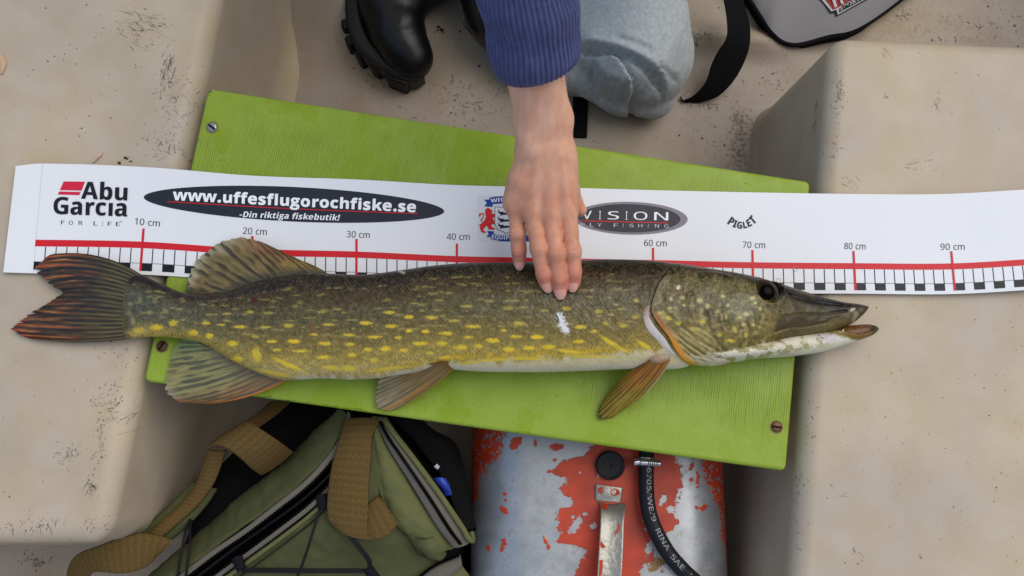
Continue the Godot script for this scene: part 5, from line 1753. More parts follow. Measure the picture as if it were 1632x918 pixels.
func build_trousers(t: Node3D) -> void:
	var fl := Field.new(Vector3(0.035, FLOOR - 0.004, -0.60), Vector3(0.27, 0.0, -0.235), 0.0031)
	var c := func(px: float, py: float, h: float) -> Vector3: return P(px, py, h)
	# thigh comes down from the hip to the knee, the lower leg folds back beneath it
	fl.cap(c.call(960, -190, -0.09), c.call(1018, 74, -0.165), 0.082, 0.066, 0.02)
	fl.cap(c.call(1018, 74, -0.165), c.call(1038, 98, -0.18), 0.066, 0.050, 0.02)
	fl.cap(c.call(930, -100, -0.15), c.call(930, 40, -0.17), 0.07, 0.055, 0.03)
	# cloth gathered under the knee
	fl.cap(c.call(912, 100, -0.195), c.call(985, 138, -0.205), 0.034, 0.032, 0.008)
	fl.cap(c.call(985, 135, -0.203), c.call(1040, 165, -0.215), 0.030, 0.019, 0.012)
	fl.cap(c.call(1040, 120, -0.19), c.call(1050, 155, -0.212), 0.040, 0.022, 0.015)
	fl.cap(c.call(905, 140, -0.232), c.call(925, 147, -0.236), 0.010, 0.007, 0.008)
	# folds: the cloth rises gently to each line and drops sharply behind it (lines run with the raised side on their left)
	var lines := [
		[[Vector2(1072, 138), Vector2(1040, 126), Vector2(1000, 107), Vector2(955, 88), Vector2(905, 70)], 0.0110, 0.016],
		[[Vector2(1040, 104), Vector2(1010, 92), Vector2(975, 80)], 0.0025, 0.012],
		[[Vector2(1024, 146), Vector2(990, 139), Vector2(964, 126), Vector2(951, 110), Vector2(946, 94)], 0.0065, 0.010],
		[[Vector2(962, 94), Vector2(984, 112), Vector2(1004, 138), Vector2(1022, 166), Vector2(1036, 182)], 0.0080, 0.012],
		[[Vector2(1046, 176), Vector2(1030, 160), Vector2(1020, 146)], 0.0055, 0.010],
		[[Vector2(1088, 118), Vector2(1062, 122), Vector2(1040, 118)], 0.0030, 0.010]]
	var wl := []
	for l in lines:
		var o := []
		for p in l[0]:
			var w := P(p.x, p.y, -0.14)
			o.append(Vector2(w.x, w.z))
		var box := Rect2(o[0], Vector2.ZERO)
		for p in o:
			box = box.expand(p)
		wl.append([o, l[1], l[2], box.grow(0.045)])
	var soft := func(p: Vector3) -> float:
		var v := 0.0009 * N(p.x * 420.0, p.z * 420.0 + p.y * 200.0) + 0.0008 * N(p.x * 160.0 + p.z * 300.0, p.z * 200.0 - p.x * 300.0)
		var q := Vector2(p.x, p.z)
		for l in wl:
			if not l[3].has_point(q):
				continue
			var o: Array = l[0]
			var best := 1e9
			var side := 0.0
			var run := 0.0
			for i in o.size() - 1:
				var a: Vector2 = o[i]
				var ba: Vector2 = o[i + 1] - a
				var tt := clampf((q - a).dot(ba) / ba.length_squared(), 0, 1)
				var e := q - a - ba * tt
				if e.length() < best:
					best = e.length()
					side = signf(ba.cross(q - a))
					run = (i + tt) / (o.size() - 1)
			var fade := ss(0.0, 0.18, run) * ss(1.0, 0.82, run)
			var s2 := best * side
			var up := exp(-s2 / l[2]) * ss(-0.0030, 0.0022, s2) if s2 > -0.0030 else 0.0
			var down := exp(-pow((s2 + 0.0030) / 0.0026, 2.0))
			v += (-l[1] * up + 0.55 * l[1] * down) * fade
		return v
	fl.bend(soft, 0.02)
	fl.reach = 0.024
	var col := func(p: Vector3) -> Color:
		var n := N(p.x * 7000.0 + p.z * 5000.0, p.z * 15000.0 - p.x * 9000.0)
		var n2 := N(p.x * 9000.0, p.z * 9000.0 + p.y * 5000.0)
		var g := n * 20.0 + n2 * 8.0 + 5.0 * N(p.x * 500.0, p.z * 500.0)
		return C(166 + g, 172 + g, 174 + g)
	var m := vmat(0.95, 0.2)
	m.rim_enabled = true
	m.rim = 0.25
	part(t, "trousers", net(fl, col), bump(m, noise_tex(0.3, 256, true, 5.0, 3, 9), 60.0, 0.3))
	# the other thigh, out of the picture
	var f2 := Field.new(Vector3(-0.24, FLOOR, -0.98), Vector3(0.26, 0.08, -0.44), 0.014)
	f2.cap(Vector3(0.06, -0.02, -0.86), Vector3(-0.06, -0.14, -0.50), 0.085, 0.065, 0.04)
	f2.cap(Vector3(0.16, -0.02, -0.86), P(960, -190, -0.09), 0.09, 0.082, 0.04)
	part(t, "trouser_leg", net(f2), bump(mat(150, 157, 160, 0.95, 0.0, 0.2), noise_tex(0.3, 256, true, 5.0, 3, 9), 26.0, 0.45))

func build_boots(t: Node3D) -> void:
	var rub := mat(12, 12, 14, 0.36, 0.0, 0.42)
	bump(rub, noise_tex(0.012, 256, true, 3.0, 3, 4), 7.0, 0.25)
	var boot := part(t, "rubber_boot", _boot_upper(), rub, "black rubber boot lying on its side with knurled edge and lugged sole")
	# the edge band of the sole, knurled, follows the outline of the foot
	var edge := [Vector3(560, -70, -0.205), Vector3(562, -20, -0.205), Vector3(561, 25, -0.205), Vector3(568, 58, -0.206), Vector3(586, 86, -0.208), Vector3(612, 106, -0.212), Vector3(640, 121, -0.216), Vector3(660, 124, -0.218), Vector3(671, 117, -0.218)]
	var cv := wcurve(edge, 150)
	var band := func(i: int, j: int) -> Vector3:
		var k := clampi(i, 0, 150)
		var tan := (cv[mini(k + 1, 150)] - cv[maxi(k - 1, 0)]).normalized()
		var out := tan.cross(Vector3.UP).normalized()      # away from the foot
		var prof := [Vector2(-0.013, 0.008), Vector2(-0.010, 0.0115), Vector2(-0.006, 0.0125), Vector2(-0.002, 0.0125), Vector2(0.002, 0.0118), Vector2(0.0045, 0.0100), Vector2(0.0055, 0.0085), Vector2(0.0075, 0.0080), Vector2(0.0078, 0.002), Vector2(0.007, -0.02), Vector2(-0.013, -0.02)]
		var p: Vector2 = prof[j]
		return cv[k] + out * p.x + Vector3.UP * p.y
	var flip := true
	var sole := part(boot, "sole", grid(150, 11, band, true, null, null, flip), mat(34, 34, 35, 0.5))
	# diamond knurls on the band, too small to pick apart
	var st_k := SurfaceTool.new()
	st_k.begin(Mesh.PRIMITIVE_TRIANGLES)
	for i in range(0, 150):
		for r in 5:
			var k := i
			var tan := (cv[mini(k + 1, 150)] - cv[maxi(k - 1, 0)]).normalized()
			var out := tan.cross(Vector3.UP).normalized()
			var o := cv[k] + tan * (0.0008 if r % 2 == 0 else -0.0001) + out * (-0.0088 + r * 0.0026) + Vector3.UP * (0.0120 + (0.0008 if r in [1, 2, 3] else 0.0))
			var a := o + tan * 0.0007
			var b := o + out * 0.0011
			var d := o - tan * 0.0007
			var e := o - out * 0.0011
			var top := o + Vector3.UP * 0.0013
			for q in [[a, b], [b, d], [d, e], [e, a]]:
				for w in ([q[0], top, q[1]] if flip else [q[0], q[1], top]):
					st_k.add_vertex(w)
	st_k.generate_normals()
	var kn := part(boot, "knurling", st_k.commit(), mat(44, 44, 45, 0.45))
	kn.set_meta("kind", "stuff")
	# lugs that stick out of the sole
	for px in [[555, -18], [553, 18], [553, 44], [559.5, 70], [576, 91], [600, 108], [634, 129]]:
		var q := Vector3(px[0], px[1], -0.222)
		var w := P3(q)
		var best := 0
		for k in 151:
			if Vector2(cv[k].x - w.x, cv[k].z - w.z).length() < Vector2(cv[best].x - w.x, cv[best].z - w.z).length():
				best = k
		var tan := (cv[mini(best + 2, 150)] - cv[maxi(best - 2, 0)]).normalized()
		var long := 0.0075 if px[0] < 620 else 0.015
		var lug := part(boot, "lug", slab([Vector2(-long, -0.007), Vector2(long, -0.007), Vector2(long, 0.006), Vector2(-long, 0.006)], 0.004, 0.012, 0.003, -0.02, 0.0, func(q2): return q2), mat(14, 14, 15, 0.5))
		lug.position = w
		lug.rotation.y = atan2(-tan.z, tan.x)
	# the shaft of the other boot
	var f := Field.new(Vector3(-0.16, FLOOR + 0.001, -0.60), Vector3(0.10, -0.10, -0.24), 0.0035)
	f.cap(P(770, -90, -0.185), P(800, 20, -0.19), 0.050, 0.046, 0.01)
	f.cap(P(800, 20, -0.19), P(838, 85, -0.205), 0.046, 0.036, 0.015)
	f.cap(P(738, -30, -0.215), P(776, 62, -0.23), 0.016, 0.010, 0.012)
	var b2 := part(t, "rubber_boot", net(f), bump(mat(18, 20, 22, 0.3, 0.0, 0.5), noise_tex(0.012, 256, true, 3.0, 3, 4), 7.0, 0.3), "shaft of the other black rubber boot, under the blue sleeve")
	part(b2, "seam", tube(wcurve([Vector3(731, -20, -0.165), Vector3(732, 8, -0.166), Vector3(738, 35, -0.17), Vector3(752, 55, -0.18)], 24), 0.0012, 8), mat(26, 28, 30, 0.35))

func _boot_upper() -> ArrayMesh:
	var f := Field.new(Vector3(-0.235, FLOOR + 0.001, -0.62), Vector3(-0.02, -0.10, -0.245), 0.0028)
	# heel and ankle above, instep, rounded toe
	f.cap(P(616, -60, -0.205), P(622, 20, -0.205), 0.038, 0.035, 0.02)
	f.cap(P(622, 20, -0.205), P(632, 58, -0.205), 0.034, 0.032, 0.02)
	f.cap(P(632, 58, -0.206), P(650, 88, -0.210), 0.031, 0.027, 0.02)
	f.cap(P(650, 88, -0.210), P(657, 98, -0.212), 0.026, 0.023, 0.015)
	f.cap(P(640, 40, -0.20), P(658, 86, -0.21), 0.026, 0.022, 0.015)
	f.cap(P(640, -10, -0.205), P(730, -70, -0.19), 0.034, 0.045, 0.02)
	f.cap(P(618, 0, -0.205), P(660, -30, -0.20), 0.034, 0.034, 0.02)
	f.bend(func(p): return 0.0016 * N(p.x * 500.0 + p.z * 300.0, p.z * 260.0) + 0.0010 * exp(-pow((p.z - P(640, 32, -0.17).z + 0.35 * (p.x + 0.1)) / 0.005, 2.0)), 0.01)
	return net(f)

# ---------------------------------------------------------------- woven textures
func weave(cols: Array, sz: int, normal: bool, kind: String) -> ImageTexture:
	var im := Image.create_empty(sz, sz, false, Image.FORMAT_RGBA8)
	for y in sz:
		for x in sz:
			var u := float(x) / sz
			var v := float(y) / sz
			var h := 0.0
			if kind == "web":        # webbing: staggered pairs of plump yarns with dark holes between
				var row := int(v * 4.0)
				var a := u * 4.0 + (0.5 if row % 2 == 0 else 0.0)
				var b := v * 4.0
				h = pow(absf(sin(PI * a)), 0.7) * pow(absf(sin(PI * b)), 0.6)
			else:                    # twill cloth
				h = 0.5 + 0.5 * sin(TAU * (u * 4.0 + v * 4.0)) * (0.6 + 0.4 * sin(TAU * (u * 8.0 - v * 8.0)))
			h = clampf(h + 0.10 * N(x * 9.0, y * 9.0), 0, 1)
			if normal:
				im.set_pixel(x, y, Color(h, h, h))
			else:
				var c: Color = cols[0]      # the tone goes from yarn to yarn, not with the relief
				var yarn := N(floorf(u * 4.0 + (0.5 if int(v * 4.0) % 2 == 0 else 0.0)) * 41.0, floorf(v * 4.0) * 67.0) if kind == "web" else N(floorf(u * 16.0) * 31.0, floorf(v * 16.0) * 47.0)
				im.set_pixel(x, y, c.lerp(cols[1], clampf(0.5 + yarn * 0.6 + 0.15 * N(x * 11.0, y * 11.0), 0, 1)))
	if normal:
		im.bump_map_to_normal_map(3.0)
	im.generate_mipmaps()
	return ImageTexture.create_from_image(im)

func woven(c0: Color, c1: Color, kind: String, rough := 0.85, nscale := 0.8) -> StandardMaterial3D:
	var m := mat(255, 255, 255, rough, 0.0, 0.25)
	m.albedo_texture = weave([c0, c1], 64, false, kind)
	m.normal_enabled = true
	m.normal_texture = weave([], 64, true, kind)
	m.normal_scale = nscale
	return m

func rgb(r: float, g: float, b: float) -> Color:
	return Color(r / 255.0, g / 255.0, b / 255.0)

# ---------------------------------------------------------------- the bag
func build_bag() -> void:
	var t := thing("tackle_bag", "olive green fabric tackle bag with tan webbing handles, grey zippers and black elastic cord", "bag")
	var olive := woven(rgb(72, 74, 47), rgb(88, 91, 60), "twill", 0.85, 0.35)
	var olive_light := woven(rgb(94, 96, 60), rgb(108, 110, 72), "twill", 0.85, 0.35)
	var tan := woven(rgb(90, 71, 40), rgb(122, 98, 58), "web", 0.85, 2.0)
	var grey := woven(rgb(98, 93, 85), rgb(114, 109, 100), "twill", 0.8, 0.3)
	var black := woven(rgb(9, 9, 10), rgb(20, 20, 22), "twill", 0.9, 0.4)
	var teeth := mat(132, 130, 124, 0.4, 0.5)
	var cordm := mat(20, 20, 22, 0.7)
	# dark padded body under the panels
	var bc := [xz(462, 640, -0.20), xz(640, 640, -0.20), xz(742, 800, -0.20), xz(742, 1060, -0.2), xz(250, 1060, -0.2), xz(300, 905, -0.2), xz(398, 785, -0.2)]
	part(t, "body", slab(bc, 0.02, -0.125, 0.03, FLOOR + 0.002, 0.004, func(q): return q * 200.0), black)
	# panel left of the open zipper
	part(t, "lid_panel", ruled([Vector3(548, 655, -0.075), Vector3(500, 690, -0.105), Vector3(455, 735, -0.125), Vector3(400, 780, -0.132), Vector3(350, 820, -0.140), Vector3(300, 868, -0.145), Vector3(240, 922, -0.150), Vector3(190, 975, -0.155)],
		[Vector3(553, 660, -0.058), Vector3(540, 694, -0.054), Vector3(515, 730, -0.052), Vector3(478, 768, -0.052), Vector3(430, 805, -0.056), Vector3(385, 840, -0.062), Vector3(330, 878, -0.070), Vector3(240, 945, -0.085)], 90, 22, 0.010, 0.003, 190.0, 0.0022), olive)
	# zipper halves of the open slit
	zipper_half(t, [Vector3(554, 655, -0.056), Vector3(543, 694, -0.052), Vector3(518, 731, -0.050), Vector3(481, 770, -0.050), Vector3(433, 808, -0.054), Vector3(388, 843, -0.060), Vector3(334, 880, -0.068), Vector3(244, 948, -0.083)],
		[Vector3(561, 662, -0.055), Vector3(552, 700, -0.051), Vector3(527, 738, -0.050), Vector3(490, 777, -0.050), Vector3(441, 816, -0.054), Vector3(395, 851, -0.060), Vector3(341, 888, -0.068), Vector3(251, 958, -0.083)], grey, teeth, 120, true)
	zipper_half(t, [Vector3(575, 680, -0.052), Vector3(556, 728, -0.049), Vector3(529, 765, -0.048), Vector3(492, 802, -0.049), Vector3(446, 838, -0.053), Vector3(399, 873, -0.060), Vector3(345, 912, -0.070), Vector3(262, 975, -0.083)],
		[Vector3(582, 690, -0.054), Vector3(561, 738, -0.051), Vector3(534, 775, -0.050), Vector3(497, 811, -0.051), Vector3(451, 847, -0.055), Vector3(405, 881, -0.062), Vector3(351, 920, -0.072), Vector3(270, 983, -0.085)], grey, teeth, 120, false)
	# the black rubber lip in the slit
	part(t, "slit_lining", ruled([Vector3(556, 668, -0.075), Vector3(490, 778, -0.085), Vector3(395, 852, -0.09), Vector3(250, 960, -0.11)], [Vector3(578, 690, -0.075), Vector3(497, 800, -0.085), Vector3(402, 872, -0.09), Vector3(265, 980, -0.11)], 40, 6, -0.012, 0.002, 150.0), black)
	part(t, "lip_piping", tube(wcurve([Vector3(560, 712, -0.066), Vector3(522, 760, -0.062), Vector3(478, 800, -0.063), Vector3(425, 838, -0.068), Vector3(372, 875, -0.074), Vector3(300, 930, -0.085)], 50), 0.0022, 8), mat(22, 22, 25, 0.35))
	# front panel right of the slit, with its piping
	part(t, "front_panel", ruled([Vector3(583, 690, -0.056), Vector3(563, 740, -0.053), Vector3(536, 777, -0.052), Vector3(499, 813, -0.053), Vector3(453, 849, -0.057), Vector3(407, 883, -0.064), Vector3(353, 922, -0.074), Vector3(272, 985, -0.087)],
		[Vector3(604, 690, -0.060), Vector3(640, 765, -0.064), Vector3(652, 815, -0.070), Vector3(672, 860, -0.082), Vector3(700, 880, -0.100), Vector3(690, 910, -0.105), Vector3(640, 950, -0.105), Vector3(560, 1010, -0.11)], 90, 40, 0.014, 0.003, 190.0, 0.0030), olive)
	part(t, "panel_piping", tube(wcurve([Vector3(564, 744, -0.050), Vector3(537, 781, -0.049), Vector3(500, 817, -0.050), Vector3(454, 853, -0.054), Vector3(408, 887, -0.061), Vector3(354, 926, -0.071), Vector3(273, 989, -0.084)], 60), 0.0023, 8), olive_light)
	part(t, "panel_seam", tube(wcurve([Vector3(540, 790, -0.049), Vector3(504, 826, -0.049), Vector3(459, 862, -0.053), Vector3(414, 896, -0.060), Vector3(358, 936, -0.071)], 60), 0.0010, 6), mat(34, 38, 22, 0.9))
	# right panel between the wide strap and the second zipper
	part(t, "side_panel", ruled([Vector3(592, 664, -0.052), Vector3(592, 700, -0.050), Vector3(596, 745, -0.051), Vector3(606, 790, -0.054), Vector3(625, 830, -0.060), Vector3(650, 855, -0.070), Vector3(664, 876, -0.082)],
		[Vector3(604, 664, -0.050), Vector3(612, 700, -0.047), Vector3(636, 742, -0.046), Vector3(664, 790, -0.050), Vector3(692, 832, -0.058), Vector3(712, 862, -0.068), Vector3(722, 874, -0.075)], 60, 18, 0.006, 0.003, 190.0, 0.0026), olive_light)
	part(t, "side_panel_fold", ruled([Vector3(658, 850, -0.066), Vector3(664, 870, -0.074), Vector3(676, 884, -0.088), Vector3(690, 892, -0.098)], [Vector3(690, 858, -0.060), Vector3(700, 870, -0.070), Vector3(708, 878, -0.085), Vector3(712, 884, -0.1)], 30, 12, 0.006, 0.003, 190.0, 0.002), olive_light)
	part(t, "stitching", tube(wcurve([Vector3(594, 706, -0.046), Vector3(597, 748, -0.047), Vector3(607, 793, -0.049), Vector3(626, 832, -0.054), Vector3(650, 856, -0.063), Vector3(659, 872, -0.072), Vector3(672, 886, -0.084), Vector3(700, 884, -0.092)], 60), 0.0007, 6), mat(40, 44, 24, 0.9))
	# closed zipper along the right side
	part(t, "zipper_tape", ruled([Vector3(600, 668, -0.046), Vector3(608, 692, -0.043), Vector3(622, 720, -0.041), Vector3(645, 756, -0.042), Vector3(672, 800, -0.047), Vector3(698, 842, -0.055), Vector3(722, 873, -0.066)],
		[Vector3(612, 664, -0.045), Vector3(628, 692, -0.042), Vector3(650, 722, -0.041), Vector3(678, 760, -0.043), Vector3(708, 802, -0.049), Vector3(734, 843, -0.057), Vector3(750, 864, -0.066)], 80, 10, 0.003, 0.002, 260.0, 0.0006), grey)
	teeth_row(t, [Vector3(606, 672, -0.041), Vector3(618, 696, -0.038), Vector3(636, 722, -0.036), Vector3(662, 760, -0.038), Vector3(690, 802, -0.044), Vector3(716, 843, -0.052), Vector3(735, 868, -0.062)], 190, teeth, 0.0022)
	part(t, "side_piping", tube(wcurve([Vector3(612, 666, -0.042), Vector3(626, 688, -0.040), Vector3(652, 722, -0.039), Vector3(682, 762, -0.041), Vector3(712, 804, -0.047), Vector3(738, 843, -0.055), Vector3(752, 862, -0.064), Vector3(751, 848, -0.07)], 70), 0.0030, 8), olive_light)
	# black mesh pocket at the right
	part(t, "mesh_pocket", ruled([Vector3(618, 660, -0.052), Vector3(650, 690, -0.060), Vector3(680, 726, -0.066), Vector3(704, 760, -0.072), Vector3(722, 800, -0.080), Vector3(740, 845, -0.085)],
		[Vector3(660, 656, -0.075), Vector3(690, 684, -0.082), Vector3(722, 702, -0.090), Vector3(736, 730, -0.100), Vector3(743, 780, -0.110), Vector3(750, 850, -0.11)], 50, 14, 0.010, 0.002, 240.0, 0.0016), woven(rgb(4, 4, 5), rgb(26, 27, 29), "web", 0.8, 1.0))
	part(t, "pocket_lining", ruled([Vector3(616, 668, -0.058), Vector3(660, 724, -0.066), Vector3(700, 780, -0.074), Vector3(738, 838, -0.08)], [Vector3(640, 668, -0.085), Vector3(684, 726, -0.088), Vector3(716, 780, -0.092), Vector3(742, 840, -0.09)], 40, 8, -0.008, 0.002, 150.0), black)
	# second zipper at the bottom edge
	part(t, "pocket_tape", ruled([Vector3(656, 934, -0.10), Vector3(690, 905, -0.098), Vector3(734, 884, -0.098)], [Vector3(690, 950, -0.105), Vector3(712, 926, -0.102), Vector3(737, 904, -0.100)], 40, 8, 0.004, 0.002, 260.0), grey)
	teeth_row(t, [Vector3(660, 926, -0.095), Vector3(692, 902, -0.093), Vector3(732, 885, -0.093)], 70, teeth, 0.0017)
	part(t, "pocket_panel", ruled([Vector3(690, 950, -0.106), Vector3(712, 926, -0.103), Vector3(738, 904, -0.101)], [Vector3(720, 1000, -0.12), Vector3(735, 960, -0.12), Vector3(748, 915, -0.125)], 30, 8, 0.006, 0.003, 190.0), olive_light)
	# tan webbing: the wide strap over the front
	part(t, "wide_strap", ruled([Vector3(549, 668, -0.050), Vector3(540, 700, -0.044), Vector3(530, 735, -0.040), Vector3(524, 770, -0.038), Vector3(521, 805, -0.037), Vector3(523, 828, -0.038), Vector3(534, 843, -0.041)],
		[Vector3(609, 667, -0.043), Vector3(594, 690, -0.037), Vector3(590, 730, -0.034), Vector3(587, 770, -0.033), Vector3(586, 805, -0.033), Vector3(585, 838, -0.035), Vector3(586, 860, -0.040)], 80, 16, 0.004, 0.0022, 138.0, 0.0008), tan)
	part(t, "strap_end", ruled([Vector3(572, 812, -0.042), Vector3(592, 799, -0.042), Vector3(603, 790, -0.044)], [Vector3(582, 862, -0.043), Vector3(612, 856, -0.042), Vector3(635, 835, -0.048)], 30, 14, 0.003, 0.0022, 138.0), tan)
	# the left handle: two folded loops joined by a narrow padded strap
	part(t, "handle_loop", ruled([Vector3(332, 706, -0.050), Vector3(350, 694, -0.042), Vector3(372, 682, -0.040), Vector3(390, 674, -0.046)], [Vector3(360, 718, -0.055), Vector3(382, 730, -0.056), Vector3(400, 745, -0.064), Vector3(418, 758, -0.085)], 4, 2, 0.0, 0.002, 138.0), tan).queue_free()
	part(t, "handle_loop", ruled([Vector3(329, 712, -0.058), Vector3(340, 708, -0.046), Vector3(360, 714, -0.042), Vector3(382, 730, -0.048), Vector3(402, 748, -0.066), Vector3(416, 758, -0.085)],
		[Vector3(372, 684, -0.066), Vector3(392, 671, -0.048), Vector3(412, 682, -0.043), Vector3(434, 697, -0.048), Vector3(454, 711, -0.066), Vector3(467, 721, -0.085)], 60, 16, 0.002, 0.0022, 138.0), tan)
	part(t, "handle_back", ruled([Vector3(385, 675, -0.070), Vector3(410, 658, -0.085), Vector3(430, 640, -0.10)], [Vector3(408, 684, -0.075), Vector3(440, 660, -0.09), Vector3(462, 640, -0.105)], 20, 8, 0.002, 0.0022, 138.0), tan)
	part(t, "handle_strap", ruled([Vector3(331, 716, -0.070), Vector3(322, 742, -0.078), Vector3(312, 770, -0.084), Vector3(290, 800, -0.088), Vector3(262, 826, -0.090), Vector3(236, 850, -0.090)],
		[Vector3(359, 718, -0.066), Vector3(350, 748, -0.075), Vector3(337, 776, -0.082), Vector3(314, 806, -0.086), Vector3(286, 832, -0.088), Vector3(258, 856, -0.088)], 60, 10, 0.003, 0.002, 190.0, 0.0006), tan)
	part(t, "handle_pad", ruled([Vector3(306, 768, -0.098), Vector3(278, 796, -0.100), Vector3(250, 822, -0.101), Vector3(222, 848, -0.102)], [Vector3(345, 780, -0.096), Vector3(326, 808, -0.098), Vector3(298, 838, -0.098), Vector3(268, 864, -0.100)], 40, 10, 0.006, 0.005, 190.0, 0.001), olive)
	part(t, "handle_loop", ruled([Vector3(274, 862, -0.086), Vector3(255, 855, -0.080), Vector3(225, 851, -0.072), Vector3(190, 858, -0.070), Vector3(152, 872, -0.074), Vector3(120, 886, -0.088), Vector3(107, 910, -0.105), Vector3(106, 950, -0.125)],
		[Vector3(254, 884, -0.092), Vector3(238, 900, -0.086), Vector3(214, 911, -0.080), Vector3(190, 914, -0.078), Vector3(165, 912, -0.080), Vector3(146, 914, -0.09), Vector3(138, 935, -0.105), Vector3(140, 975, -0.125)], 80, 18, 0.002, 0.0022, 138.0), tan)
	# elastic cord laced over the bag, held by black webbing tabs
	var cords := [
		[Vector3(510, 812, -0.044), Vector3(498, 850, -0.040), Vector3(486, 888, -0.044), Vector3(472, 925, -0.055)], [Vector3(386, 907, -0.058), Vector3(440, 907, -0.050), Vector3(500, 908, -0.050), Vector3(578, 908, -0.055)], [Vector3(386, 910.5, -0.058), Vector3(440, 911, -0.050), Vector3(500, 911.5, -0.050), Vector3(580, 911, -0.055)],
		[Vector3(553, 850, -0.038), Vector3(570, 872, -0.042), Vector3(586, 894, -0.048), Vector3(588, 903, -0.052)], [Vector3(557, 850, -0.038), Vector3(574, 871, -0.042), Vector3(590, 893, -0.048), Vector3(591, 903, -0.052)],
		[Vector3(318, 812, -0.118), Vector3(302, 830, -0.095), Vector3(293, 860, -0.078), Vector3(286, 895, -0.072), Vector3(282, 940, -0.078)], [Vector3(318, 812, -0.116), Vector3(304, 834, -0.095), Vector3(303, 862, -0.075), Vector3(299, 895, -0.068), Vector3(294, 940, -0.074)]]
	for q in cords:
		part(t, "elastic_cord", tube(wcurve(q, 40), 0.00145, 8), cordm)
	for q in [[[Vector3(503, 792, -0.047), Vector3(508, 815, -0.043)], [Vector3(519, 786, -0.045), Vector3(523, 808, -0.043)]], [[Vector3(369, 892, -0.062), Vector3(378, 912, -0.058)], [Vector3(384, 884, -0.060), Vector3(391, 904, -0.056)]], [[Vector3(577, 908, -0.054), Vector3(590, 925, -0.058)], [Vector3(592, 901, -0.052), Vector3(606, 920, -0.057)]]]:
		part(t, "cord_tab", ruled(q[0], q[1], 12, 6, 0.003, 0.002, 260.0), woven(rgb(12, 13, 17), rgb(34, 36, 44), "twill", 0.8, 0.8))
	# something blue and glossy inside the mesh pocket
	var b := thing("lure_packet", "small shiny blue packet inside the black mesh pocket of the bag", "packet")
	part(b, "wrapper", ruled([Vector3(692, 762, -0.056), Vector3(704, 776, -0.058), Vector3(712, 790, -0.064)], [Vector3(712, 764, -0.064), Vector3(717, 776, -0.066), Vector3(718, 788, -0.07)], 14, 8, 0.004, 0.004, 1.0, 0.001), mat(40, 62, 160, 0.2))
	part(b, "label_patch", ruled([Vector3(691, 744, -0.058), Vector3(697, 749, -0.058)], [Vector3(697, 739, -0.058), Vector3(701, 744, -0.058)], 8, 6, 0.001, 0.002), mat(180, 182, 196, 0.3))

func zipper_half(t: Node3D, a: Array, b: Array, tape: Material, teeth: Material, n: int, inner_b: bool) -> void:
	part(t, "zipper_tape", ruled(a, b, 90, 6, 0.0012, 0.0018, 260.0), tape)
	var row := []
	for p in (b if inner_b else a):
		row.append(p + Vector3(0, 0, 0.0012))
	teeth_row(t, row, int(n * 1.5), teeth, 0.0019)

func teeth_row(t: Node3D, line: Array, n: int, m: Material, half: float) -> void:
	var cv := wcurve(line, n)
	part(t, "tooth_gap_shade", tube(cv, 0.0012, 6), mat(30, 30, 30, 0.7)).position.y = -0.0008  # dark cord added under the teeth as shade in their gaps
	var s := SurfaceTool.new()
	s.begin(Mesh.PRIMITIVE_TRIANGLES)
	for k in n:
		var tan := (cv[k + 1] - cv[k]).normalized()
		var step := cv[k + 1].distance_to(cv[k])
		var side := tan.cross(Vector3.UP).normalized()
		var up := side.cross(tan).normalized()
		var bm := BoxMesh.new()
		bm.size = Vector3(step * 0.55, 0.0016, half * 1.5)
		s.append_from(bm, 0, Transform3D(Basis(tan, up, -side), cv[k] + side * half * (0.25 if k % 2 == 0 else -0.25)))
	var o := part(t, "zipper_teeth", s.commit(), m)
	o.set_meta("kind", "stuff")

